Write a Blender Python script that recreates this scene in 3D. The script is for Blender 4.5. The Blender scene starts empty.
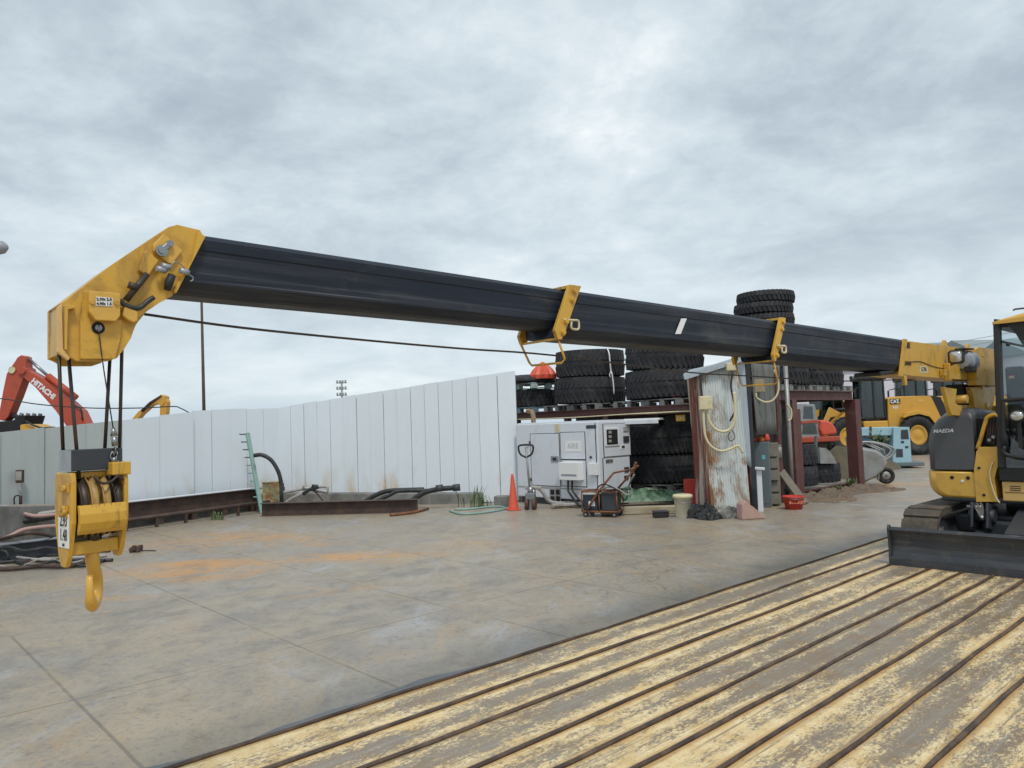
import bpy, bmesh, math, random
from mathutils import Vector, Matrix, Euler
random.seed(7)
R = math.radians; PI = math.pi
sc = bpy.context.scene; COL = sc.collection

# ------------------------------------------------------------------ camera model (pixel <-> place)
FPX = 745.; PIT = R(3.25); ROL = R(2.0); CH = 1.7
_r0 = Vector((1, 0, 0)); _u0 = Vector((0, -math.sin(PIT), math.cos(PIT))); CF = Vector((0, math.cos(PIT), math.sin(PIT)))
CR = math.cos(ROL)*_r0 - math.sin(ROL)*_u0; CU = math.sin(ROL)*_r0 + math.cos(ROL)*_u0
CAM = Vector((0, 0, CH))
def ray(x, y): return CR*((x-512)/FPX) + CU*((384-y)/FPX) + CF
def at(x, y, Y):
    d = ray(x, y); return CAM + d*(Y/d.y)
def G(x, y, z=0.):
    d = ray(x, y); p = CAM + d*((z-CH)/d.z); return Vector((p.x, p.y, z))
# yard grid: AX runs away to the right, LA runs right and nearer
AX = Vector((.735, .678, 0)); LA = Vector((.678, -.735, 0))
GRID = math.atan2(LA.y, LA.x)            # local x = LA, local y = AX
OC = Vector((6.2, 8.75, 0)); CROT = math.atan2(-AX.y, -AX.x)   # crane: local x = -AX, local y = LA
def CP(x, y, lat):                        # ray against the crane's plane local y = lat -> (x, z)
    d = ray(x, y); t = (lat + OC.dot(LA))/(d.dot(LA)); p = CAM + d*t - OC
    return (-p.dot(AX), p.z)
def CX(x, y, X):                          # ray against the crane's plane local x = X -> (y, z)
    d = ray(x, y); t = (OC.dot(AX) - X)/(d.dot(AX)); p = CAM + d*t - OC
    return (p.dot(LA), p.z)

cam_d = bpy.data.cameras.new('camera'); cam = bpy.data.objects.new('camera', cam_d); COL.objects.link(cam)
cam_d.sensor_width = 36; cam_d.lens = 36*FPX/1024; cam_d.clip_start = .05; cam_d.clip_end = 3000
M = Matrix((CR, CU, -CF)).transposed().to_4x4(); M.translation = CAM; cam.matrix_world = M
sc.camera = cam

# ------------------------------------------------------------------ materials
def nn(nt, t, **kw):
    n = nt.nodes.new(t)
    for k, v in kw.items(): setattr(n, k, v)
    return n
def ramp(nt, fac, stops):
    r = nn(nt, 'ShaderNodeValToRGB'); e = r.color_ramp.elements
    while len(e) > 1: e.remove(e[-1])
    for i, (p, c) in enumerate(stops):
        el = e[0] if i == 0 else e.new(p)
        el.position = p; el.color = (c, c, c, 1) if not hasattr(c, '__len__') else (*c, 1)
    nt.links.new(fac, r.inputs[0]); return r.outputs[0]
def mixc(nt, fac, a, b):
    m = nn(nt, 'ShaderNodeMix', data_type='RGBA')
    for s, v in ((0, fac), (6, a), (7, b)):
        if isinstance(v, bpy.types.NodeSocket): nt.links.new(v, m.inputs[s])
        elif s == 0: m.inputs[0].default_value = v
        else: m.inputs[s].default_value = (*v, 1)
    return m.outputs[2]
def noise(nt, vec, scale, detail=4, rough=.6, dist=0., sx=(1, 1, 1), rot=(0, 0, 0), loc=(0, 0, 0)):
    mp = nn(nt, 'ShaderNodeMapping'); mp.inputs['Scale'].default_value = sx; mp.inputs['Rotation'].default_value = rot; mp.inputs['Location'].default_value = loc
    nt.links.new(vec, mp.inputs[0])
    n = nn(nt, 'ShaderNodeTexNoise'); n.inputs['Scale'].default_value = scale; n.inputs['Detail'].default_value = detail
    n.inputs['Roughness'].default_value = rough; n.inputs['Distortion'].default_value = dist
    nt.links.new(mp.outputs[0], n.inputs['Vector']); return n.outputs['Fac']
def math_(nt, op, a, b=None, c=None):
    m = nn(nt, 'ShaderNodeMath', operation=op)
    for i, v in enumerate((a, b, c)):
        if v is None: continue
        if isinstance(v, bpy.types.NodeSocket): nt.links.new(v, m.inputs[i])
        else: m.inputs[i].default_value = v
    return m.outputs[0]
def newmat(name):
    m = bpy.data.materials.new(name); m.use_nodes = True; nt = m.node_tree
    b = nt.nodes['Principled BSDF']; tc = nn(nt, 'ShaderNodeTexCoord')
    return m, nt, b, tc
def bump(nt, b, h, strength=.3, dist=.01):
    bp = nn(nt, 'ShaderNodeBump'); bp.inputs['Strength'].default_value = strength; bp.inputs['Distance'].default_value = dist
    nt.links.new(h, bp.inputs['Height']); nt.links.new(bp.outputs[0], b.inputs['Normal'])
def mat(name, base, rough=.5, metal=0., dirt=None, dscale=3., damt=(.5, .75), sx=(1, 1, 1), var=.12, vscale=1.2, chips=None, chipthr=.68, chipscale=14, bmp=.0, bscale=60, spec=.5, scr=None, drip=None):
    """paint or metal: base colour varied by noise, a dirt / rust colour in streaks, chips of another colour"""
    m, nt, b, tc = newmat(name); v = tc.outputs['Object']
    lo = tuple(c*(1-var) for c in base); hi = tuple(min(1, c*(1+var)) for c in base)
    c = mixc(nt, noise(nt, v, vscale, 5), lo, hi)
    if dirt:
        c = mixc(nt, ramp(nt, noise(nt, v, dscale, 7, .68, .4, sx), [(damt[0], 0.), (damt[1], 1.)]), c, dirt)
    if chips:
        c = mixc(nt, ramp(nt, noise(nt, v, chipscale, 6, .7, .2, (1, 1, 1), loc=(3, 1, 7)), [(chipthr, 0.), (chipthr+.04, 1.)]), c, chips)
    if drip:   # runs of dirt down the faces: colour, stretch, threshold, strength
        c = mixc(nt, ramp(nt, noise(nt, v, drip[4], 8, .72, .3, drip[1], loc=(6, 3, 2)), [(drip[2], 0.), (drip[2]+.13, drip[3])]), c, drip[0])
    if scr:    # long thin scratches
        c = mixc(nt, ramp(nt, noise(nt, v, scr[3], 4, .6, .1, scr[1], loc=(2, 9, 4)), [(scr[2], 0.), (scr[2]+.03, .75)]), c, scr[0])
    nt.links.new(c, b.inputs['Base Color'])
    r = noise(nt, v, 5, 4); nt.links.new(math_(nt, 'MULTIPLY_ADD', r, .3, rough-.15), b.inputs['Roughness'])
    b.inputs['Metallic'].default_value = metal; b.inputs['Specular IOR Level'].default_value = spec
    if bmp: bump(nt, b, noise(nt, v, bscale, 4), bmp, .005)
    return m
YEL = mat('crane_yellow_paint', (.60, .345, .045), .42, dirt=(.22, .12, .03), dscale=4, damt=(.52, .78), var=.1, chips=(.14, .075, .035), chipthr=.675, chipscale=26, drip=((.16, .085, .03), (2.2, 2.2, .5), .55, .7, 6.), scr=((.36, .30, .2), (3., 3., .5), .70, 9.))
YEL2 = mat('cab_yellow_paint', (.64, .375, .065), .35, dirt=(.34, .2, .06), dscale=4, damt=(.55, .85), var=.06, chips=(.2, .12, .06), chipthr=.72, chipscale=18)
PALE = mat('faded_yellow_paint', (.66, .42, .14), .4, dirt=(.4, .25, .08), damt=(.6, .9), var=.05)
BLK = mat('boom_black_paint', (.012, .017, .029), .5, dirt=(.046, .050, .060), dscale=3, damt=(.46, .72), sx=(.22, 2.2, 6.5), var=.35, chips=(.15, .15, .15), chipthr=.70, chipscale=16, bmp=.12, bscale=25, spec=.28, drip=((.06, .058, .056), (.6, 1.5, 1.8), .56, .7, 3.), scr=((.13, .14, .155), (.06, 2., 22.), .64, 5.))
DRK = mat('dark_grey_paint', (.036, .041, .05), .45, dirt=(.075, .075, .075), dscale=3, damt=(.5, .9), var=.15)
GRYC = mat('charcoal_cover_paint', (.075, .08, .088), .42, dirt=(.13, .13, .13), dscale=3, damt=(.5, .95), var=.12)
BLADE = mat('blade_grey_paint', (.036, .041, .05), .48, scr=((.15, .14, .13), (2, .4, 9), .66, 4.), drip=((.11, .095, .075), (1.5, 1.5, .6), .54, .6, 5.), dirt=(.11, .105, .10), dscale=2.5, damt=(.48, .9), sx=(1, .6, 4), var=.15, chips=(.16, .12, .09), chipthr=.75)
TRKM = mat('track_rubber', (.05, .045, .04), .75, dirt=(.16, .12, .08), dscale=7, damt=(.4, .8), bmp=.2)
BLKR = mat('black_rubber', (.016, .016, .017), .6, var=.2)
STEEL = mat('dull_steel', (.28, .29, .30), .38, .8, dirt=(.16, .11, .07), damt=(.55, .8))
ALU = mat('grey_cast_metal', (.33, .36, .40), .4, .3, dirt=(.14, .13, .12), damt=(.5, .8))
ROPE = mat('wire_rope', (.055, .045, .04), .5, .4, dirt=(.10, .06, .04), dscale=20)
RUST = mat('rusty_brown_steel', (.05, .033, .028), .7, dirt=(.12, .07, .05), dscale=5, damt=(.4, .75), bmp=.2, var=.2)
MAROON = mat('red_oxide_steel', (.10, .037, .033), .6, dirt=(.17, .09, .07), dscale=4, damt=(.5, .8), var=.15)
RUSTO = mat('rusty_orange_steel', (.26, .10, .04), .7, dirt=(.09, .045, .03), dscale=9, damt=(.4, .65), bmp=.15)
WHT = mat('white_enamel', (.66, .69, .74), .4, dirt=(.42, .41, .39), dscale=3, damt=(.55, .95), sx=(1, 1, .5), var=.04)
WHTP = mat('white_plate', (.78, .78, .77), .5, var=.04)
CREAM = mat('cream_plastic', (.64, .57, .36), .5, dirt=(.4, .33, .2), damt=(.5, .85))
CONC = mat('old_concrete', (.22, .215, .20), .85, dirt=(.10, .10, .09), dscale=3, damt=(.42, .7), sx=(1, 1, .5), bmp=.4, bscale=30, var=.2)
RED = mat('red_plastic', (.52, .045, .03), .5, dirt=(.3, .05, .03), damt=(.5, .9))
ORR = mat('orange_red_plastic', (.66, .10, .05), .5, dirt=(.45, .08, .05), damt=(.5, .9))
HRED = mat('excavator_red_paint', (.42, .07, .035), .45, dirt=(.25, .05, .03), damt=(.5, .9))
TYRE = mat('worn_tyre_rubber', (.018, .019, .022), .75, dirt=(.055, .056, .060), dscale=3.5, damt=(.48, .72), var=.25, bmp=.3, bscale=40)
WOOD = mat('weathered_wood', (.20, .17, .135), .8, dirt=(.10, .085, .07), dscale=6, damt=(.4, .7), sx=(6, 6, .6), var=.2)
PALW = mat('grey_pallet_wood', (.25, .25, .24), .8, dirt=(.12, .12, .12), dscale=6, damt=(.4, .7))
PALP = mat('pale_green_pallet_plastic', (.42, .52, .50), .6)
PALB = mat('blue_grey_pallet_plastic', (.14, .22, .27), .6)
TEAL = mat('faded_green_paint', (.22, .36, .32), .6, dirt=(.2, .22, .18), damt=(.5, .8), chips=(.18, .10, .06), chipthr=.7)
OLIVE = mat('rusty_yellow_green_paint', (.40, .40, .22), .65, dirt=(.25, .11, .04), dscale=6, damt=(.42, .60))
LBLUE = mat('faded_light_blue_paint', (.33, .52, .60), .5, dirt=(.30, .36, .38), dscale=4, damt=(.5, .85))
PINKH = mat('pink_hose_rubber', (.42, .27, .24), .6)
PIPEG = mat('grey_pipe', (.36, .35, .33), .6, dirt=(.2, .15, .1), damt=(.5, .8))
HOSE = mat('black_hose', (.02, .022, .024), .5, dirt=(.06, .06, .06), dscale=8)
PINKS = mat('pink_stone', (.48, .31, .26), .85, dirt=(.33, .25, .2), damt=(.45, .75), bmp=.4)
TARP = mat('green_tarpaulin', (.045, .12, .06), .5, dirt=(.16, .24, .15), dscale=7, damt=(.48, .62))
GREYC = mat('grey_cabinet_paint', (.12, .155, .17), .5, dirt=(.2, .2, .18), damt=(.55, .9))
DRAW = mat('beige_grey_drawers', (.23, .21, .17), .65, dirt=(.12, .11, .09), damt=(.45, .8))
CAGE = mat('grey_tray_metal', (.32, .33, .33), .45, .3, dirt=(.2, .17, .14), damt=(.45, .8))
BLUEP = mat('dark_blue_paint', (.02, .03, .05), .5)
LEAF = mat('weed_leaf', (.11, .16, .06), .6, var=.4, vscale=8)
INK = mat('black_lettering', (.02, .02, .022), .6)
WINK = mat('white_lettering', (.72, .74, .76), .5)
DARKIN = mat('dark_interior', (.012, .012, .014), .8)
BWALL = mat('far_white_cladding', (.62, .60, .66), .6, var=.05)
BROOF = mat('far_grey_roof', (.24, .29, .30), .6, var=.08)
SHEETB = mat('blue_grey_flashing', (.38, .44, .49), .5, .1, dirt=(.28, .27, .25), dscale=4, damt=(.5, .85))
LENS = mat('lamp_glass', (.55, .56, .54), .18, .75, var=.5, vscale=22)
LYEL = mat('loader_yellow_paint', (.60, .33, .05), .4, dirt=(.35, .19, .03), damt=(.6, .95), var=.06)
SHEAVE = mat('dark_greasy_sheave', (.045, .032, .022), .45, .3, dirt=(.10, .065, .03), dscale=12)
BRASS = mat('worn_ochre_sheave', (.42, .26, .07), .45, dirt=(.15, .09, .03), dscale=10, damt=(.45, .7))
def glass_mat(name, tint=(.75, .82, .84), refl=.16):
    m = bpy.data.materials.new(name); m.use_nodes = True; nt = m.node_tree
    nt.nodes.remove(nt.nodes['Principled BSDF']); o = nt.nodes['Material Output']
    t = nn(nt, 'ShaderNodeBsdfTransparent'); t.inputs[0].default_value = (*tint, 1)
    g = nn(nt, 'ShaderNodeBsdfGlossy'); g.inputs['Roughness'].default_value = .03
    mx = nn(nt, 'ShaderNodeMixShader'); mx.inputs[0].default_value = refl
    nt.links.new(t.outputs[0], mx.inputs[1]); nt.links.new(g.outputs[0], mx.inputs[2]); nt.links.new(mx.outputs[0], o.inputs[0]); return m
GLASS = glass_mat('cab_glass', (.9, .93, .94), .05); GLASSD = glass_mat('tinted_glass', (.34, .42, .41), .10)
def corr_mat(name, base, rust, thr=(.46, .62), sx=(3, 3, .35), sc_=2.2, extra=None):
    m, nt, b, tc = newmat(name); v = tc.outputs['Object']
    c = mixc(nt, noise(nt, v, 1.5, 5), tuple(x*.85 for x in base), tuple(min(1, x*1.1) for x in base))
    c = mixc(nt, ramp(nt, noise(nt, v, 7, 5, .6, 0, (4, 4, .25)), [(.5, 0.), (.85, .45)]), c, (.36, .31, .24))
    f = noise(nt, v, sc_, 8, .7, .5, sx)
    c = mixc(nt, ramp(nt, f, [(thr[0], 0.), (thr[1], 1.)]), c, mixc(nt, noise(nt, v, 12, 4), tuple(x*.5 for x in rust), rust))
    nt.links.new(c, b.inputs['Base Color']); b.inputs['Roughness'].default_value = .6
    bump(nt, b, f, .2, .004); return m
CORRL = corr_mat('rust_streaked_pale_sheet', (.60, .65, .65), (.36, .19, .085), (.47, .60), (1.7, 1.7, .8), 1.5)
CORRR = corr_mat('red_rusted_sheet', (.46, .40, .34), (.24, .07, .04), (.42, .52), (5, 5, .25))
GREYCORR = corr_mat('old_grey_sheet', (.13, .14, .135), (.09, .075, .05), (.5, .7))
def fence_mat(name, base, rustamt, streak):
    m, nt, b, tc = newmat(name); v = tc.outputs['Object']
    c = mixc(nt, noise(nt, v, .7, 5), tuple(x*.93 for x in base), tuple(x*1.05 for x in base))
    c = mixc(nt, ramp(nt, noise(nt, v, 3, 6, .65, 0, (2.2, 2.2, .13)), [(.5, 0.), (.9, streak)]), c, tuple(x*.8 for x in base))
    sep = nn(nt, 'ShaderNodeSeparateXYZ'); nt.links.new(v, sep.inputs[0])
    low = ramp(nt, math_(nt, 'MULTIPLY', sep.outputs[2], .5), [(.12, 1.), (.5, 0.)])
    rs = ramp(nt, noise(nt, v, 1.0, 6, .62, .2, (1.3, 1.3, .45), loc=(4, 2, 0)), [(.53, 0.), (.66, rustamt)])
    c = mixc(nt, math_(nt, 'MULTIPLY', low, rs), c, (.50, .33, .15))
    sp = ramp(nt, noise(nt, v, 26, 3, .5, loc=(1, 5, 2)), [(.74, 0.), (.78, .6)])
    c = mixc(nt, sp, c, (.2, .19, .18))
    nt.links.new(c, b.inputs['Base Color']); b.inputs['Roughness'].default_value = .45
    bump(nt, b, noise(nt, v, 1.6, 3, .5, 0, (1.5, 1.5, .4)), .12, .05); return m
FENW = fence_mat('white_fence_paint', (.70, .76, .81), .9, .35)
FENG = fence_mat('old_grey_fence_paint', (.44, .48, .47), .5, .8)

def ground_mat():
    m, nt, b, tc = newmat('wet_steel_plates'); v = tc.outputs['Object']
    mp = nn(nt, 'ShaderNodeMapping'); mp.inputs['Rotation'].default_value = (0, 0, -math.atan2(AX.y, AX.x)); nt.links.new(v, mp.inputs[0])
    g = mp.outputs[0]                                     # g.x along AX, g.y along -LA
    sep = nn(nt, 'ShaderNodeSeparateXYZ'); nt.links.new(g, sep.inputs[0])
    big = noise(nt, v, .45, 7, .64, .8, (1.2, .8, 1), (0, 0, R(20)))
    mid = noise(nt, v, 1.5, 10, .72, .5, (1.2, .8, 1), (0, 0, R(35)))
    sw = noise(nt, v, 1.1, 10, .70, .6, (1.5, .6, 1), (0, 0, R(-40)), (5, 2, 0))
    fine = noise(nt, v, 22, 6, .7)
    c = mixc(nt, ramp(nt, big, [(.36, 0.), (.62, 1.)]), (.295, .262, .22), (.375, .30, .205))
    c = mixc(nt, ramp(nt, mid, [(.46, 0.), (.62, .6)]), c, (.225, .207, .185))
    c = mixc(nt, ramp(nt, sw, [(.54, 0.), (.68, .7)]), c, (.38, .385, .395))  # pale bluish patches: sky sheen of the wet plates put into the colour
    c = mixc(nt, ramp(nt, noise(nt, v, 1.0, 10, .72, .6, (1.2, .7, 1), (0, 0, R(40)), (9, 4, 0)), [(.55, 0.), (.65, .7)]), c, (.40, .30, .18))
    # orange rust stains that lie on some of the plates
    sx_ = nn(nt, 'ShaderNodeSeparateXYZ'); nt.links.new(v, sx_.inputs[0])
    tot = None
    for (px, py, rx, ry, s) in ((205, 565, 1.3, .55, 1.15), (175, 574, 1.6, .7, .9), (365, 556, 1.5, .6, .9), (235, 540, 2.4, 1.6, .75), (330, 590, 1.6, 1.0, .45), (480, 545, 2.0, 1.2, .5), (110, 598, .8, .35, .55), (300, 545, 1.6, .9, .5), (880, 486, 1.6, 1.0, .9), (842, 500, 1.5, .7, .5), (905, 500, 1.6, .5, .5), (450, 530, 1.6, 1., .35)):
        p = G(px, py)
        dx = math_(nt, 'DIVIDE', math_(nt, 'SUBTRACT', sx_.outputs[0], p.x), rx); dy = math_(nt, 'DIVIDE', math_(nt, 'SUBTRACT', sx_.outputs[1], p.y), ry)
        d2 = math_(nt, 'ADD', math_(nt, 'MULTIPLY', dx, dx), math_(nt, 'MULTIPLY', dy, dy))
        w = math_(nt, 'MULTIPLY', math_(nt, 'POWER', 2.718, math_(nt, 'MULTIPLY', d2, -1.)), s)
        tot = w if tot is None else math_(nt, 'MAXIMUM', tot, w)
    rn = noise(nt, v, 1.5, 9, .72, 1.2, (.8, 1.2, 1), loc=(2, 7, 0))
    rf = ramp(nt, math_(nt, 'MULTIPLY', math_(nt, 'ADD', rn, -.22), math_(nt, 'MULTIPLY', tot, 2.)), [(.22, 0.), (.62, .95)])
    c = mixc(nt, ramp(nt, noise(nt, v, 2.2, 11, .8, .3, (1.1, .8, 1), loc=(1, 8, 2)), [(.55, 0.), (.64, .55)]), c, (.36, .235, .12))
    c = mixc(nt, rf, c, (.56, .27, .06))
    c = mixc(nt, ramp(nt, fine, [(.34, .55), (.5, 0.)]), c, (.13, .12, .105))
    c = mixc(nt, ramp(nt, noise(nt, v, 7, 11, .82), [(.38, .5), (.47, 0.)]), c, (.12, .11, .10))
    c = mixc(nt, ramp(nt, noise(nt, v, 60, 4, .7), [(.60, 0.), (.70, .55)]), c, (.45, .42, .38))
    vo = nn(nt, 'ShaderNodeTexVoronoi', feature='DISTANCE_TO_EDGE'); vo.inputs['Scale'].default_value = .42
    wv = nn(nt, 'ShaderNodeVectorMath', operation='ADD'); nz_ = nn(nt, 'ShaderNodeTexNoise'); nz_.inputs['Scale'].default_value = 1.3; nz_.inputs['Detail'].default_value = 8; nt.links.new(v, nz_.inputs['Vector'])
    nt.links.new(v, wv.inputs[0]); nt.links.new(nz_.outputs['Color'], wv.inputs[1]); nt.links.new(wv.outputs[0], vo.inputs['Vector'])
    crk = math_(nt, 'MULTIPLY', ramp(nt, vo.outputs['Distance'], [(.0, 1.), (.0035, 0.)]), ramp(nt, noise(nt, v, .35, 4, loc=(3, 3, 3)), [(.50, 0.), (.58, .7)]))
    c = mixc(nt, crk, c, (.12, .105, .09))
    oil = ramp(nt, noise(nt, v, 2.1, 9, .68, .2, loc=(5, 5, 1)), [(.675, 0.), (.70, .6)])
    c = mixc(nt, oil, c, (.10, .095, .09))
    for (cx_, cy_, rad_) in ((3., 2., 6.6), (3., 2., 8.2), (9., -6., 17.), (9., -6., 18.7), (-14., 6., 10.5)):
        dx = math_(nt, 'SUBTRACT', sx_.outputs[0], cx_); dy = math_(nt, 'SUBTRACT', sx_.outputs[1], cy_)
        rr = math_(nt, 'SQRT', math_(nt, 'ADD', math_(nt, 'MULTIPLY', dx, dx), math_(nt, 'MULTIPLY', dy, dy)))
        tw = ramp(nt, math_(nt, 'ABSOLUTE', math_(nt, 'SUBTRACT', rr, rad_)), [(.10, 1.), (.22, 0.)])
        c = mixc(nt, math_(nt, 'MULTIPLY', tw, ramp(nt, noise(nt, v, 2.4, 8, .75, loc=(cx_, cy_, 0)), [(.46, 0.), (.62, .5)])), c, (.13, .125, .12))
    # plate joints: every 1.58 m along AX, every 6.1 m along LA
    def line(coord, off, per, w):
        a = math_(nt, 'PINGPONG', math_(nt, 'ADD', coord, off), per/2)   # distance to the nearest joint
        return math_(nt, 'LESS_THAN', a, w)
    wob = math_(nt, 'MULTIPLY', math_(nt, 'SUBTRACT', noise(nt, g, 3, 3), .5), .012)
    xx = math_(nt, 'ADD', sep.outputs[0], wob); yy = math_(nt, 'ADD', sep.outputs[1], wob)
    j1 = line(xx, -1.23 + 100*1.58, 1.58, .011); j2 = line(yy, -5.7 + 610, 6.1, .011)
    gap = math_(nt, 'MULTIPLY', math_(nt, 'MAXIMUM', j1, j2), ramp(nt, noise(nt, v, .8, 4), [(.36, .1), (.48, 1.)]))
    halo = math_(nt, 'MULTIPLY', math_(nt, 'MAXIMUM', line(xx, -1.23 + 158, 1.58, .05), line(yy, -5.7 + 610, 6.1, .05)), ramp(nt, noise(nt, v, 4, 5), [(.42, 0.), (.62, .45)]))
    c = mixc(nt, halo, c, (.36, .28, .17))
    c = mixc(nt, math_(nt, 'MULTIPLY', gap, .6), c, (.12, .10, .08))
    nt.links.new(c, b.inputs['Base Color'])
    nt.links.new(ramp(nt, math_(nt, 'ADD', math_(nt, 'MULTIPLY', mid, .6), math_(nt, 'MULTIPLY', fine, .4)), [(.35, .24), (.65, .56)]), b.inputs['Roughness'])
    b.inputs['Specular IOR Level'].default_value = .45
    h = math_(nt, 'ADD', math_(nt, 'MULTIPLY', fine, .35), math_(nt, 'MULTIPLY', gap, -1.))
    h = math_(nt, 'ADD', h, math_(nt, 'MULTIPLY', mid, .8))
    bump(nt, b, h, .35, .012)
    return m
GROUND = ground_mat()
RIBS = [-4.1, -3.72, -3.36, -2.96, -2.65, -2.37, -2.08, -1.73, -1.37, -1.0, -.66, -.3, .05, .4, .75, 1.1, 1.45]
def deck_mat():
    m, nt, b, tc = newmat('worn_yellow_deck_paint'); v = tc.outputs['Object']       # deck frame: x = AX, y = -LA
    sep = nn(nt, 'ShaderNodeSeparateXYZ'); nt.links.new(v, sep.inputs[0])
    near = None
    for r_ in RIBS:
        d = math_(nt, 'ABSOLUTE', math_(nt, 'ADD', sep.outputs[1], r_))
        near = d if near is None else math_(nt, 'MINIMUM', near, d)
    edge = ramp(nt, near, [(.0, 1.), (.06, .85), (.16, .15), (.2, 0.)])
    big = noise(nt, v, .9, 5, .6, .4, (.5, 1.6, 1))
    n1 = noise(nt, v, 15, 10, .82, .3, (.55, 1.5, 1)); n2 = noise(nt, v, 48, 7, .8, .2, (.7, 1.3, 1), loc=(3, 3, 3))
    s = math_(nt, 'ADD', math_(nt, 'MULTIPLY', n1, .5), math_(nt, 'MULTIPLY', n2, .5))
    s = math_(nt, 'ADD', s, math_(nt, 'MULTIPLY', edge, .115)); s = math_(nt, 'ADD', s, math_(nt, 'MULTIPLY', math_(nt, 'SUBTRACT', big, .5), .46))
    s = math_(nt, 'ADD', s, math_(nt, 'MULTIPLY', sep.outputs[0], -.006))
    pf = ramp(nt, s, [(.51, 0.), (.575, 1.)])
    grey = mixc(nt, noise(nt, v, 3, 6, .65), (.185, .145, .105), (.305, .245, .175))
    grey = mixc(nt, ramp(nt, noise(nt, v, 3, 8, .75, 0, (.25, 9, 1)), [(.52, 0.), (.62, .6)]), grey, (.33, .31, .28))
    grey = mixc(nt, ramp(nt, noise(nt, v, 5, 7, .7, .6, loc=(8, 1, 1)), [(.48, 0.), (.64, .75)]), grey, (.24, .15, .075))
    yel = mixc(nt, ramp(nt, noise(nt, v, 6, 6, .7), [(.35, 0.), (.7, 1.)]), (.66, .46, .20), (.87, .72, .44))
    yel = mixc(nt, ramp(nt, near, [(.02, .85), (.055, 0.)]), yel, (.42, .22, .06))
    pf = math_(nt, 'MULTIPLY', pf, ramp(nt, noise(nt, v, 4, 9, .78, .2, (.16, 7, 1), loc=(2, 2, 9)), [(.37, .1), (.46, 1.)]))
    c = mixc(nt, pf, grey, yel)
    c = mixc(nt, ramp(nt, noise(nt, v, 70, 4, .7), [(.3, .5), (.45, 0.)]), c, (.12, .10, .08))
    nt.links.new(c, b.inputs['Base Color'])
    nt.links.new(ramp(nt, pf, [(0., .38), (1., .62)]), b.inputs['Roughness'])
    bump(nt, b, math_(nt, 'ADD', pf, n2), .35, .004); return m
DECK = deck_mat()
RIBM = mat('rusty_rib_steel', (.05, .032, .024), .6, dirt=(.17, .11, .07), dscale=5, damt=(.42, .75), sx=(1, 1, 1), bmp=.3, var=.3)

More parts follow.
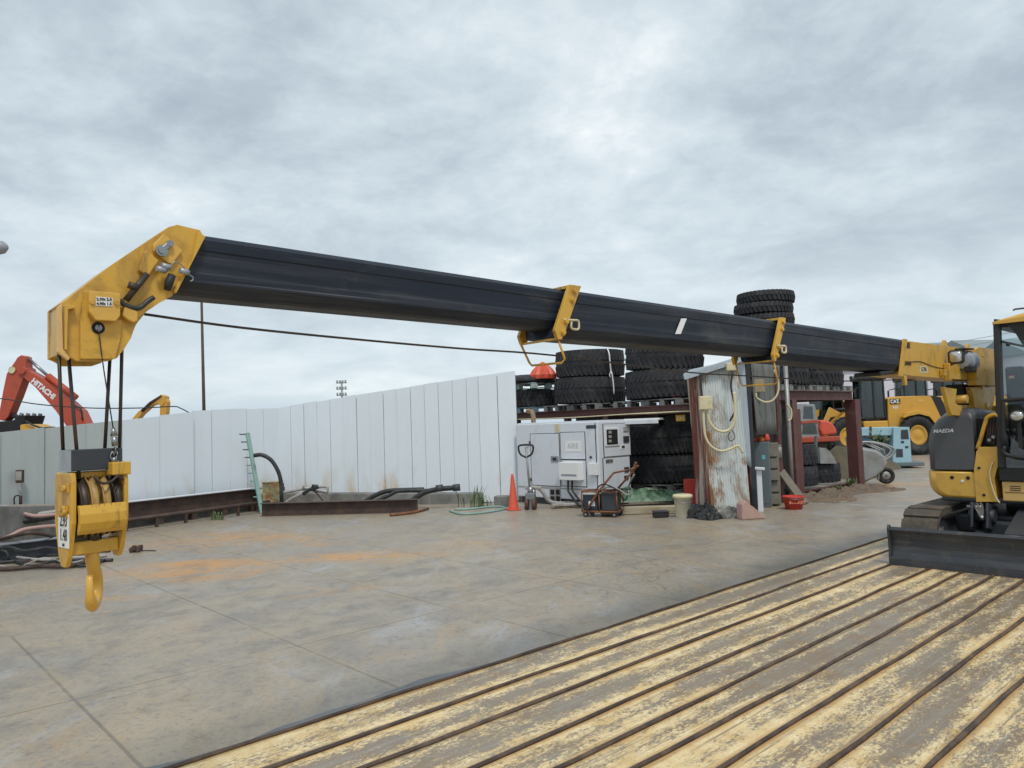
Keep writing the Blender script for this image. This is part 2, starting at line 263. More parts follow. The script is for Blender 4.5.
# ------------------------------------------------------------------ mesh builder
class MB:
    def __init__(s): s.bm = bmesh.new()
    def _v(s, pts, m=None):
        return [s.bm.verts.new(m @ Vector(p) if m is not None else Vector(p)) for p in pts]
    def _f(s, vs, smooth=False):
        try:
            f = s.bm.faces.new(vs); f.smooth = smooth
        except ValueError: pass
    def box(s, c, d, rot=None, bev=0., m=None):
        x, y, z = (q/2 for q in d)
        mm = Matrix.Translation(c) @ (Euler(rot).to_matrix().to_4x4() if rot else Matrix())
        if m is not None: mm = m @ mm
        v = s._v([(-x,-y,-z),(x,-y,-z),(x,y,-z),(-x,y,-z),(-x,-y,z),(x,-y,z),(x,y,z),(-x,y,z)], mm)
        fs = [s.bm.faces.new([v[i] for i in q]) for q in ((3,2,1,0),(4,5,6,7),(0,1,5,4),(1,2,6,5),(2,3,7,6),(3,0,4,7))]
        if bev > 0:
            es = list({e for f in fs for e in f.edges})
            bmesh.ops.bevel(s.bm, geom=es, offset=min(bev, min(d)*.45), segments=2, affect='EDGES', profile=.5)
        return s
    def bar(s, p0, p1, w, h=None, bev=0.):                 # rectangular bar between two points
        p0, p1 = Vector(p0), Vector(p1); d = p1-p0; L = d.length
        q = d.to_track_quat('X', 'Z').to_matrix().to_4x4(); q.translation = (p0+p1)/2
        return s.box((0, 0, 0), (L, w, h or w), None, bev, q)
    def tube(s, pts, r, n=8, cap=True, closed=False):
        pts = [Vector(p) for p in pts]; rings = []; up = None
        N = len(pts)
        for i, p in enumerate(pts):
            if closed: t = pts[(i+1) % N]-pts[i-1]
            else: t = pts[min(i+1, N-1)]-pts[max(i-1, 0)]
            t.normalize()
            if up is None:
                up = Vector((0, 0, 1)) if abs(t.z) < .9 else Vector((1, 0, 0))
            u = (up - t*up.dot(t)).normalized(); up = u; w = t.cross(u)
            rr = r[i] if hasattr(r, '__len__') else r
            rings.append(s._v([p + (u*math.cos(2*PI*k/n) + w*math.sin(2*PI*k/n))*rr for k in range(n)]))
        for i in range(N if closed else N-1):
            a, b = rings[i], rings[(i+1) % N]
            for k in range(n): s._f([a[k], a[(k+1) % n], b[(k+1) % n], b[k]], True)
        if cap and not closed: s._f(rings[0][::-1]); s._f(rings[-1])
        return s
    def cyl(s, p0, p1, r, n=20): return s.tube([p0, p1], r, n)
    def prism(s, poly, mapf, t0, t1, bev=0.):              # 2-D polygon, mapf(u, v, t) -> point
        a = s._v([mapf(u, v, t0) for u, v in poly]); b = s._v([mapf(u, v, t1) for u, v in poly]); n = len(poly)
        fs = [s.bm.faces.new(a[::-1]), s.bm.faces.new(b)]
        for i in range(n): fs.append(s.bm.faces.new([a[i], a[(i+1) % n], b[(i+1) % n], b[i]]))
        if bev > 0:
            bmesh.ops.bevel(s.bm, geom=list({e for f in fs for e in f.edges}), offset=bev, segments=2, affect='EDGES', profile=.5)
        return s
    def loft(s, rings, cap=True, smooth=False):            # rings of equal length
        rs = [s._v(r) for r in rings]; n = len(rs[0])
        for a, b in zip(rs, rs[1:]):
            for k in range(n): s._f([a[k], a[(k+1) % n], b[(k+1) % n], b[k]], smooth)
        if cap: s._f(rs[0][::-1]); s._f(rs[-1])
        return s
    def lathe(s, prof, m=None, n=32, smooth=True, closed=False):
        rings = [s._v([(r*math.cos(2*PI*k/n), r*math.sin(2*PI*k/n), z) for k in range(n)], m) for r, z in prof]
        pr = list(zip(rings, rings[1:])) + ([(rings[-1], rings[0])] if closed else [])
        for a, b in pr:
            for k in range(n): s._f([a[k], a[(k+1) % n], b[(k+1) % n], b[k]], smooth)
        if not closed: s._f(rings[0][::-1]); s._f(rings[-1])
        return s
    def grid(s, f, nu, nv, smooth=True, thick=None):
        vs = [s._v([f(i/nu, j/nv) for j in range(nv+1)]) for i in range(nu+1)]
        for i in range(nu):
            for j in range(nv): s._f([vs[i][j], vs[i+1][j], vs[i+1][j+1], vs[i][j+1]], smooth)
        return s
    def build(s, name, material, parent=None, loc=None, rot=None):
        bmesh.ops.recalc_face_normals(s.bm, faces=s.bm.faces[:])
        me = bpy.data.meshes.new(name); s.bm.to_mesh(me); s.bm.free()
        me.materials.append(material)
        o = bpy.data.objects.new(name, me); COL.objects.link(o)
        if parent is not None: o.parent = parent
        if loc is not None: o.location = loc
        if rot is not None: o.rotation_euler = rot
        return o
def solidify(o, t):
    md = o.modifiers.new('thickness', 'SOLIDIFY'); md.thickness = t; md.offset = 0; return o
def tag(o, label=None, cat=None, group=None, kind=None):
    for k, v in (('label', label), ('category', cat), ('group', group), ('kind', kind)):
        if v: o[k] = v
    return o
def T(name, label, cat, loc=(0, 0, 0), rz=0., group=None):
    o = bpy.data.objects.new(name, None); COL.objects.link(o); o.location = loc; o.rotation_euler = (0, 0, rz); o.empty_display_size = .2
    return tag(o, label, cat, group)
def copy_tree(o, parent=None):
    c = o.copy(); COL.objects.link(c)
    if parent is not None: c.parent = parent
    for ch in list(o.children): copy_tree(ch, c)
    return c
def text(name, s, size, material, parent, loc, rot, shear=0., bold=0., sx=1., align='CENTER'):
    cu = bpy.data.curves.new(name, 'FONT'); cu.body = s; cu.size = size; cu.extrude = .0012; cu.shear = shear; cu.offset = bold
    cu.align_x = align; cu.align_y = 'CENTER'; cu.resolution_u = 3
    tmp = bpy.data.objects.new(name, cu); COL.objects.link(tmp)
    dg = bpy.context.evaluated_depsgraph_get(); me = bpy.data.meshes.new_from_object(tmp.evaluated_get(dg))
    bpy.data.objects.remove(tmp); me.materials.clear(); me.materials.append(material)
    o = bpy.data.objects.new(name, me); COL.objects.link(o); o.parent = parent; o.location = loc; o.rotation_euler = rot; o.scale = (sx, 1, 1); return o
ROT_PX = (PI/2, 0, PI/2); ROT_PY = (PI/2, 0, PI); ROT_NY = (PI/2, 0, 0)
xz = lambda u, v, t: (u, t, v)      # polygon in x-z, thickness along y
yz = lambda u, v, t: (t, u, v)
xy = lambda u, v, t: (u, v, t)
def smoothpts(pts, k=6):             # Catmull-Rom
    P = [Vector(p) for p in pts]; P = [2*P[0]-P[1]] + P + [2*P[-1]-P[-2]]; out = []
    for i in range(1, len(P)-2):
        for j in range(k):
            t = j/k; a, b, c, d = P[i-1:i+3]
            out.append(.5*((2*b) + (c-a)*t + (2*a-5*b+4*c-d)*t*t + (3*b-3*c+d-a)*t**3))
    out.append(P[-2]); return out

# ------------------------------------------------------------------ sky and light
def make_world():
    w = bpy.data.worlds.new('World'); sc.world = w; w.use_nodes = True; nt = w.node_tree
    bg = nt.nodes['Background']
    sky = nn(nt, 'ShaderNodeTexSky', sky_type='NISHITA'); sky.sun_disc = False
    sky.sun_elevation = SUN_EL; sky.sun_rotation = SUN_AZ
    tc = nn(nt, 'ShaderNodeTexCoord'); v = tc.outputs['Generated']
    sep = nn(nt, 'ShaderNodeSeparateXYZ'); nt.links.new(v, sep.inputs[0])
    z = math_(nt, 'ADD', math_(nt, 'MAXIMUM', sep.outputs[2], 0.), .26)
    cb = nn(nt, 'ShaderNodeCombineXYZ')
    nt.links.new(math_(nt, 'DIVIDE', sep.outputs[0], z), cb.inputs[0]); nt.links.new(math_(nt, 'DIVIDE', sep.outputs[1], z), cb.inputs[1])
    p = cb.outputs[0]
    big = noise(nt, p, .8, 4, .5, .25, (1, 1., 1), (0, 0, R(25)), SKY_OFF)
    mid = noise(nt, p, 2.6, 8, .58, .35, (1, 1.1, 1), (0, 0, R(20)), (1.3, 2.2, 0))
    fin = noise(nt, p, 9., 9, .66, .25, (1, 1., 1), (0, 0, R(-15)), (4, 8, 0))
    s = math_(nt, 'ADD', math_(nt, 'MULTIPLY', big, .60), math_(nt, 'ADD', math_(nt, 'MULTIPLY', mid, .26), math_(nt, 'MULTIPLY', fin, .14)))
    c = ramp(nt, s, [(.38, (.325, .39, .45)), (.45, (.415, .485, .545)), (.505, (.52, .60, .65)), (.56, (.65, .715, .75)), (.605, (.81, .85, .865)), (.65, (.95, .965, .965))])
    # brighter, smoother deck low down, and a blue-grey bank right on the horizon
    low = ramp(nt, sep.outputs[2], [(.0, 1.), (.06, .9), (.20, .35), (.36, 0.)])
    c = mixc(nt, low, c, mixc(nt, ramp(nt, mid, [(.3, 0.), (.7, 1.)]), (.54, .625, .675), (.70, .77, .805)))
    bank = ramp(nt, math_(nt, 'ADD', sep.outputs[2], math_(nt, 'MULTIPLY', math_(nt, 'SUBTRACT', noise(nt, v, 5, 4), .5), .03)), [(.028, 1.), (.05, 0.)])
    c = mixc(nt, math_(nt, 'MULTIPLY', bank, .65), c, (.42, .515, .61))
    sk = nn(nt, 'ShaderNodeMix', data_type='RGBA'); sk.inputs[0].default_value = .06
    scl = nn(nt, 'ShaderNodeMix', data_type='RGBA', blend_type='MULTIPLY'); scl.inputs[0].default_value = 1.
    nt.links.new(c, scl.inputs[6]); scl.inputs[7].default_value = (9.7, 9.7, 9.7, 1)
    nt.links.new(scl.outputs[2], sk.inputs[6]); nt.links.new(sky.outputs[0], sk.inputs[7])
    nt.links.new(sk.outputs[2], bg.inputs[0]); bg.inputs[1].default_value = .1
SUN_EL = R(58); SUN_AZ = R(163); SKY_OFF = (.6, .3, 0)
make_world()
sd = bpy.data.lights.new('sun', 'SUN'); sd.energy = 1.5; sd.angle = R(10); sd.color = (1, .96, .9)
so = bpy.data.objects.new('sun', sd); COL.objects.link(so)
_dir = Vector((math.sin(SUN_AZ)*math.cos(SUN_EL), math.cos(SUN_AZ)*math.cos(SUN_EL), math.sin(SUN_EL)))
so.rotation_euler = _dir.to_track_quat('Z', 'Y').to_euler()
sc.view_settings.view_transform = 'Standard'; sc.view_settings.look = 'None'; sc.view_settings.exposure = .32; sc.view_settings.gamma = 1

# ------------------------------------------------------------------ ground, ribbed deck
g = MB(); S = 500
g._f(g._v([(-S, -60, 0), (S, -60, 0), (S, 900, 0), (-S, 900, 0)]))
tag(g.build('ground', GROUND), kind='structure')
deck = T('ribbed_deck', 'low steel deck with worn yellow paint and long rusty ribs under the crane', 'deck', (0, 0, 0), math.atan2(AX.y, AX.x))
g = MB(); g.box((4.75, 1.3, .009), (15.5, 5.6, .018)); g.build('deck_plate', DECK, deck)
for r_ in RIBS:
    g = MB(); n = 40; pts = []
    ph = random.random()*9
    rings = []
    for i in range(n+1):
        x = -2.98 + 15.4*i/n; y = -r_ + .006*math.sin(x*1.7+ph) + .004*math.sin(x*5.1+ph*2); w = .0095 + .0025*math.sin(x*3+ph); h = .016 + .002*math.sin(x*4.3+ph)
        rings.append([(x, y-w-.007, .0185), (x, y-w, .018+h*.75), (x, y-w*.5, .018+h), (x, y+w*.5, .018+h), (x, y+w, .018+h*.75), (x, y+w+.007, .0185)])
    g.loft(rings, True, True); g.build('rib', RIBM, deck)
# broken edge of the old slab beside the deck
g = MB(); n = 50; rings = []
for i in range(n+1):
    x = -1.6 + 5.6*i/n; w = max(.005, (.12 + .05*math.sin(x*2.3+.6) + .03*math.sin(x*6.3+1)+.012*math.sin(x*17))*min(1, (4.0-x)/1.2)) if x < 4 else .005
    rings.append([(x, 4.115, .001), (x, 4.115, .014), (x, 4.12+w*.8, .012), (x, 4.12+w, .001)])
g.loft(rings); e = g.build('pavement', mat('grey_slab_edge', (.13, .135, .14), .45, dirt=(.2, .19, .18), damt=(.5, .8), bmp=.3)); e.rotation_euler = (0, 0, math.atan2(AX.y, AX.x)); tag(e, kind='structure')
# pale painted line across the road
g = MB(); a, b_ = G(800, 502.5), G(938, 509)
d = (b_-a).normalized(); s_ = Vector((-d.y, d.x, 0))*.06
g.prism([(0, -.06), ((b_-a).length, -.05), ((b_-a).length, .05), (0, .06)], lambda u, v, t: a + d*u + Vector((-d.y, d.x, 0))*v + Vector((0, 0, t)), .001, .004)
tag(g.build('road_marking', mat('worn_white_line', (.46, .42, .37), .7, dirt=(.3, .27, .23), dscale=4, damt=(.42, .55))), kind='structure')

# ------------------------------------------------------------------ the telescopic crawler crane
crane = T('crawler_crane', 'yellow and black crawler crane with a long telescopic boom reaching left over the yard', 'crane', OC, CROT)
def boom_profile(y0, y1, z0, z1):     # left face y0 (near the camera side), right y1
    h = z1-z0; c = .022
    return [(y0-c, z1), (y0, z1-c), (y0, z1-h*.26), (y0-.004, z1-h*.28), (y0-.004, z1-h*.62), (y0, z1-h*.66), (y0, z0+h*.20), (y0-.012, z0+h*.12), (y0-.028, z0+.006), (y0-.05, z0), (y1+.05, z0), (y1+.028, z0+.006), (y1+.012, z0+h*.12), (y1, z0+h*.20), (y1, z1-c), (y1+c, z1)]
def boom_section(x0, x1, y0, y1, za, zb, slant=.0, m=BLK):   # za, zb = (z0, z1) at both ends
    g = MB()
    g.loft([[(x + s_*(z1-z)/(z1-z0), y, z) for y, z in boom_profile(y0, y1, z0, z1)] for x, z0, z1, s_ in ((x0, *za, 0), (x1, *zb, slant))])
    return g.build('boom_section', m, crane)
tip = boom_section(7.0, 9.56, -.65, -.86, (2.232, 2.466), (2.244, 2.482))
midb = boom_section(4.9, 7.40, -.625, -.885, (2.176, 2.456), (2.186, 2.466), .12)
base = boom_section(2.3, 4.985, -.60, -.91, (2.11, 2.438), (2.142, 2.452), .14)
tag(base, 'widest black boom section next to the yellow boom foot'); tag(tip, 'longest black boom section ending at the yellow head')
# white sticker on the middle section
(x_, z_) = CP(682, 326, -.62)
g = MB(); g.prism([CP(681, 318.5, -.622), CP(686.5, 318.5, -.622), CP(680.5, 334, -.622), CP(675, 334, -.622)], xz, -.6215, -.6195); g.build('sticker', WHTP, midb)
# pale scuffs and weld lines
def collar(par, pts_top, pts_bot, y0, y1, z0, z1, loop_w, lx0, lx1, zl):
    (ta, tb), (ba, bb) = pts_top, pts_bot
    g = MB(); P = [(ta, z1+.022), (tb, z1+.022), (tb-(-.0)*.0, z1-.02), (bb, z0+.03), (bb-.01, z0-.012), (ba+.01, z0-.012), (ba, z0+.03)]
    P = [(ta, z1+.022), (tb, z1+.022), (bb, z0+.035), (bb-.02, z0-.014), (ba+.03, z0-.014), (ba, z0+.03)]
    g.prism(P, xz, y0+.002, y0+.026, .003)                     # near side strap
    g.prism(P, xz, y1-.026, y1-.002, .003)
    g.prism([(ta, z1+.003), (tb, z1+.003), (tb, z1+.021), (ta, z1+.021)], xz, y1, y0, .002)
    g.prism([(ba+.035, z0-.014), (bb-.025, z0-.014), (bb-.025, z0-.003), (ba+.035, z0-.003)], xz, y1, y0, .001)
    c = g.build('collar', YEL, par)
    for k in (.1, .27, .68, .88):                                # bolts
        x = (ta+tb)/2*(1-k) + (ba+bb)/2*k; z = (z1+.02)*(1-k)+(z0-.01)*k
        b = MB(); b.cyl((x, y0+.024, z), (x, y0+.042, z), .015, 6); b.cyl((x, y0+.024, z), (x, y0+.03, z), .022, 14); b.build('bolt', YEL, c)
    # hanging wire guide under the boom
    g = MB(); yl0, yl1 = y0+.01, y1+.03
    xm = (ba+bb)/2
    pts = [(xm, yl0, z0-.02), (xm-.045, yl0, zl+.02), (xm-.04, yl0-.02, zl), (xm+.0, yl1+.02, zl), (xm+.0, yl1, zl+.02), (xm+.06, yl1, z0-.02)]
    g.tube(pts, .0065, 8); g.build('rope_guide', YEL, par)
    return c
c1 = collar(midb, (7.315, 7.41), (7.465, 7.545), -.625, -.885, 2.184, 2.466, .1, 0, 0, 2.045)
c2 = collar(base, (4.955, 5.035), (5.125, 5.19), -.60, -.91, 2.14, 2.452, .1, 0, 0, 1.955)
def handle(par, px, py, lat, r=.0065):       # little bent-wire eye on the collar
    x, z = CP(px, py, lat); g = MB(); w, h = .033, .03
    pts = [(x+.085, lat, z+.022)] + [(x + sx_*w + cx*.012, lat+.006, z + sz*h + cz*.012) for sx_, sz, cx, cz in ((.6, .75, 0, 0), (-.7, .8, 0, 0), (-1, .4, 0, 0), (-1, -.4, 0, 0), (-.7, -.9, 0, 0), (.6, -.9, 0, 0), (.95, -.5, 0, 0), (.8, .4, 0, 0))]
    g.tube(smoothpts(pts, 4), r, 8); return g.build('hook_eye', CREAM, par)
handle(midb, 574, 324.5, -.595); handle(base, 783, 349, -.565, .008)
# dark rubber boot between boom and foot
g = MB(); g.box((2.85, -.755, 2.095), (.35, .26, .04), (0, R(4), 0), .01); g.build('wear_pad', BLKR, base)

# --- boom head
def cpoly(pts, lat): return [CP(x, y, lat) for x, y in pts]
HY0, HY1 = -.635, -.865
head_pts = [(168, 227), (177, 224.5), (200, 230), (204, 237), (189, 268), (172, 296), (159, 303), (146, 311), (137, 323), (135, 325), (131, 338), (124, 349), (117, 358), (108, 361), (76, 361), (70, 356), (62, 353.5), (62, 302.5), (110, 266)]
g = MB(); g.prism(cpoly(head_pts, HY0), xz, HY0, HY0-.022, .002); headp = g.build('boom_head', YEL, crane)
g = MB(); g.prism(cpoly(head_pts, HY0), xz, HY1, HY1+.022, .002); g.build('far_side_plate', YEL, headp)
g = MB()
top = cpoly([(62, 302.5), (110, 266), (168, 227), (177, 224.5), (200, 230)], HY0)
for (a, b_) in zip(top, top[1:]):
    n_ = Vector((a[1]-b_[1], 0, b_[0]-a[0])).normalized()*-.012
    if n_.z > 0: n_ = -n_
    g.prism([a, b_, (b_[0]+n_.x, b_[1]+n_.z), (a[0]+n_.x, a[1]+n_.z)], xz, HY0-.021, HY1+.021)
g.build('top_plate', YEL, headp)
a, b_ = CP(62, 304, HY0), CP(62, 353, HY0)
g = MB(); g.box((a[0]-.012, (HY0+HY1)/2, (a[1]+b_[1])/2), (.018, .19, a[1]-b_[1]-.005)); g.build('front_plate', YEL, headp)
# thick pale guard lip on the front (seen as a light vertical bar) and inner web
a, b_ = CP(57, 308, HY0), CP(66, 352, HY0)
g = MB(); g.prism(cpoly([(57.5, 307), (62, 303.5), (62, 349), (70, 358), (68, 360.5), (57.5, 352)], HY0+.02), xz, HY0+.022, HY0+.0, .002); g.build('guard_lip', PALE, headp)
g = MB(); g.prism(cpoly([(64, 305), (75, 306), (75, 308.5), (66.5, 309), (66.5, 350), (64, 350)], HY0+.02), xz, HY0+.03, HY0+.001, .002); g.build('front_rib', YEL, headp)
# big side plate around the sheave pin
g = MB(); g.prism(cpoly([(84, 292), (86, 290), (90, 290), (91, 315), (122, 320), (120, 338), (115, 359), (80, 359), (80, 320)], HY0+.01), xz, HY0+.012, HY0+.001, .002); g.build('sheave_plate', YEL, headp)
g = MB(); g.prism(cpoly([(88.5, 291), (119.5, 293.5), (119.5, 316), (115, 321.5), (95, 320.5), (88.5, 312)], HY0+.035), xz, HY0+.045, HY0+.013, .003); pbox = g.build('cover_box', YEL2, headp)
x_, z_ = CP(104, 301.5, HY0+.046)
g = MB(); g.prism(cpoly([(96, 296.6), (112.5, 298), (112, 306.5), (95.5, 305.5)], HY0+.046), xz, HY0+.0455, HY0+.0475); dec = g.build('capacity_sticker', WHTP, headp)
a = math.atan2(1.4, 16.5)
for s_, py in (('2.93t 2.0', 299.4), ('4.90t 1.5', 303.8)):
    x_, z_ = CP(104, py, HY0+.0475); text('lettering', s_, .0135, INK, headp, (x_, HY0+.0482, z_), (PI/2, -.06, PI), bold=.0004)
for px, py in ((92, 302), (116.5, 303)):
    x_, z_ = CP(px, py, HY0+.046); g = MB(); g.cyl((x_, HY0+.044, z_), (x_, HY0+.052, z_), .008, 10); g.build('bolt', YEL, headp)
x_, z_ = CP(98, 328, HY0+.012)
g = MB(); g.cyl((x_, HY0+.0125, z_), (x_, HY0+.0135, z_), .021, 24); g.build('sheave_opening', DARKIN, headp)
g = MB(); g.cyl((x_, HY0+.013, z_), (x_, HY0+.02, z_), .011, 16); g.cyl((x_, HY0+.018, z_+.012), (x_, HY0+.024, z_-.014), .004, 8); g.build('pin_end', STEEL, headp)
# upper pin plate
g = MB(); g.prism(cpoly([(163, 234), (182, 251), (171, 264.5), (167, 263), (153, 251), (152.5, 245)], HY0+.01), xz, HY0+.018, HY0+.001, .003); g.build('pin_plate', YEL2, headp)
x_, z_ = CP(161, 251, HY0+.02); x2, z2 = CP(169, 244, HY0+.02)
g = MB(); g.cyl((x_, HY0+.018, z_), (x_, HY0+.032, z_), .021, 24); g.cyl((x_, HY0+.03, z_), (x_, HY0+.037, z_), .013, 16); g.bar((x_, HY0+.028, z_), (x2, HY0+.028, z2), .012, .02, .003); g.cyl((x2, HY0+.018, z2), (x2, HY0+.036, z2), .012, 12); g.build('head_pin', STEEL, headp)
g = MB(); g.prism(cpoly([(143, 253), (146, 251), (158, 261), (147, 277), (138, 271)], HY0+.01), xz, HY0+.022, HY0+.001, .004); g.build('latch_plate', YEL, headp)
x1, z1 = CP(147, 274, HY0+.02); x2, z2 = CP(126, 300, HY0+.02)
g = MB(); g.tube([(x1, HY0+.02, z1), (x2, HY0+.02, z2)], .011, 12); x3, z3 = CP(133, 287, HY0+.02)
g.tube([(x3+.018, HY0+.026, z3+.006), (x3-.014, HY0+.03, z3-.004)], .013, 10); g.build('latch_rod', ROPE, headp)
g = MB(); p = [CP(q[0], q[1], HY0+.03) for q in ((121, 299), (124, 304), (134, 308), (141, 307), (147, 302), (154, 297))]
g.tube(smoothpts([(x, HY0+.025, z) for x, z in p], 5), .009, 8); g.build('cable_hose', HOSE, headp)
g = MB(); p = [CP(q[0], q[1], HY0+.03) for q in ((172, 275), (169, 282), (167, 290))]
g.tube([(x, HY0+.03, z) for x, z in p], [.014, .016, .012], 10); g.build('limit_switch', BLKR, headp)
g = MB()
for px, py in ((160, 270), (165, 267), (183, 272)):
    x_, z_ = CP(px, py, HY0+.03); g.cyl((x_-.02, HY0+.03, z_), (x_+.014, HY0+.034, z_+.004), .011, 10)
g.build('switch_fitting', ALU, headp)
g = MB(); p = [CP(q[0], q[1], HY0+.02) for q in ((166, 272), (174, 262), (183, 268), (190, 277))]
g.tube(smoothpts([(x, HY0+.03, z) for x, z in p], 5), .0022, 6)
p = [CP(q[0], q[1], HY0+.02) for q in ((189, 274), (193, 277), (193, 280), (190, 281))]
g.tube(smoothpts([(x, -.62, z) for x, z in p], 5), .003, 6); g.build('sensor_wire', STEEL, headp)
g = MB(); g.prism(cpoly([(197, 232.5), (204.5, 237), (175, 294), (172, 291), (191, 262)], HY0+.004), xz, HY0+.016, HY0+.001, .002); g.build('edge_flange', YEL, headp)
g = MB(); g.prism(cpoly([(124, 305), (137, 312), (137, 321), (133, 323), (127, 320), (122, 316)], HY0+.02), xz, HY0+.03, HY0+.001, .004); g.build('rope_keeper', YEL2, headp)
# head sheaves
for yy in (-.70, -.75, -.80):
    x_, z_ = CP(98, 325, -.75); g = MB()
    m = Matrix.Translation((x_, yy, z_)) @ Matrix.Rotation(PI/2, 4, 'X')
    g.lathe([(.02, -.018), (.098, -.018), (.098, -.012), (.084, -.004), (.084, .004), (.098, .012), (.098, .018), (.02, .018)], m, 32); g.build('sheave', SHEAVE, headp)
# ropes
def rope(pts, r=.0062, name='hoist_rope', m=ROPE, n=8, sm=1):
    g = MB(); g.tube(smoothpts(pts, sm) if sm > 1 else pts, r, n); return g.build(name, m, crane)
def cp3(px, py, lat): x, z = CP(px, py, lat); return (x, lat, z)
rope([cp3(58.5, 350, -.72), cp3(63, 452, -.76)])
rope([cp3(68, 352, -.69), cp3(79, 478, -.68)])
rope([cp3(110, 355, -.78), cp3(104.5, 452, -.74)])
rope([cp3(122.5, 318, -.70), cp3(119, 466, -.72)])
rope([cp3(136, 313, -.75), cp3(240, 327.5, -.75), cp3(360, 339.7, -.75), cp3(460, 348.5, -.75), cp3(555, 355.5, -.75), cp3(681, 371.5, -.75), cp3(745, 375.8, -.75), cp3(845, 381, -.75), cp3(915, 379, -.75)], .0052, sm=5)
rope([cp3(98.5, 331, -.615), cp3(104, 372, -.63), cp3(113, 428, -.67)], .0022, 'switch_wire', ROPE, 6, 4)
g = MB(); pts = [cp3(113, 428, -.67), cp3(114, 436, -.67)]
g.tube(pts, [.006, .013], 10); g.tube([cp3(114, 437, -.67), cp3(115, 446, -.67)], .011, 10)
for k in range(5):                                                   # chain links
    a = Vector(cp3(115+.4*k, 447+4.5*k, -.67)); b_ = Vector(cp3(115.3+.4*k, 453+4.5*k, -.67)); o_ = Vector((.006, 0, 0)) if k % 2 else Vector((0, .006, 0))
    g.tube([a+o_, b_+o_, b_-o_, a-o_], .0022, 6, closed=True)
g.build('weight_chain', STEEL, crane)

# --- boom foot, lamp, winch motor, bracket
g = MB(); z0f, z1f = 2.065, 2.42
g.prism([(2.46, 2.432), (1.1, 2.435), (-.4, 2.42), (-.4, 2.1), (.2, 2.06), (2.3, 2.075), (2.60, 2.085)], xz, -.60, -.92, .006); foot = g.build('boom_foot', YEL, crane)
g = MB(); g.prism([(2.50, 2.445), (2.40, 2.445), (2.58, 2.06), (2.68, 2.06)], xz, -.585, -.60, .002); g.prism([(2.52, 2.075), (2.44, 2.075), (2.44, 1.975), (2.49, 1.975)], xz, -.60, -.63, .002); g.build('end_flange', YEL, foot)
g = MB(); pts = [cp3(q[0], q[1], -.595) for q in ((902, 368), (908, 363), (920, 361.5), (932, 366), (945, 369))]
g.tube(smoothpts(pts, 5), .004, 6); g.build('hose', ROPE, foot)
x_, z_ = CP(923.5, 369.5, -.6); g = MB(); g.box((x_, -.5985, z_), (.22, .003, .07)); g.build('name_plate', CREAM, foot)
text('lettering', 'LC785', .058, INK, foot, (x_, -.5965, z_), ROT_PY, bold=.001)
for px in (946, 969):                                                # lifting lugs
    x_, z_ = CP(px, 348, -.65); g = MB()
    g.prism([(x_-.075, 2.425), (x_+.075, 2.425), (x_+.045, 2.49), (x_+.02, 2.515), (x_-.02, 2.515), (x_-.045, 2.49)], xz, -.65, -.68, .004); g.build('lifting_lug', YEL, foot)
# mount box at the right end
g = MB(); hq = cpoly([(977, 349), (979, 347), (999, 350), (999, 386), (977, 385)], -.5); g.prism(hq, xz, -.50, -.60, .006); mb = g.build('winch_housing', YEL, crane)
g = MB()
for px, py in ((983, 356), (985, 370), (978, 379)):
    x_, z_ = CP(px, py, -.5); g.cyl((x_, -.5, z_), (x_, -.49, z_), .018, 8)
g.build('bolt', YEL2, mb)
# grey winch motor (drum lying along the boom) in front of the housing
g = MB(); x_, z_ = CP(964, 361.5, -.58); m = Matrix.Translation((x_, -.58, z_)) @ Matrix.Rotation(PI/2, 4, 'Y')
g.lathe([(.02, -.15), (.12, -.15), (.13, -.14), (.13, -.11), (.118, -.105), (.118, .0), (.124, .0), (.124, .03), (.105, .04), (.085, .10), (.02, .11)], m, 40, False); mo = g.build('winch_motor', ALU, crane)
g = MB(); g.box((x_+.07, -.50, z_-.10), (.12, .10, .07), None, .01); g.build('motor_port', BLKR, mo); g = MB(); g.box((x_+.05, -.58, z_+.14), (.36, .16, .02), (0, R(2), 0), .006); g.build('motor_shield', BLKR, mo)
g = MB(); x_, z_ = CP(948, 372, -.56); g.box((x_, -.565, z_-.0), (.05, .06, .20), None, .006); g.box((x_+.12, -.57, z_-.01), (.08, .05, .07), None, .006); g.build('valve_block', YEL, mo)
# work lamp on the boom foot
x_, z_ = CP(955.5, 357, -.48); g = MB()
ring = lambda k, dx: [(x_+dx, -.48+.078*k*sy, z_+.078*k*sz) for sy, sz in ((.6, 1), (-.6, 1), (-1, .7), (-1, -.7), (-.6, -1), (.6, -1), (1, -.7), (1, .7))]
g.loft([ring(.5, -.10), ring(.95, -.06), ring(1, .0), ring(.86, .0)], True); lmp = g.build('work_lamp', BLKR, crane)
g = MB(); g.loft([ring(.87, .001), ring(.6, .012), ring(.2, .018)], True, True); g.build('lamp_lens', LENS, lmp)
g = MB(); g.bar((x_-.05, -.50, z_-.06), (x_-.05, -.58, z_-.1), .03, .02); g.build('lamp_bracket', YEL, lmp)
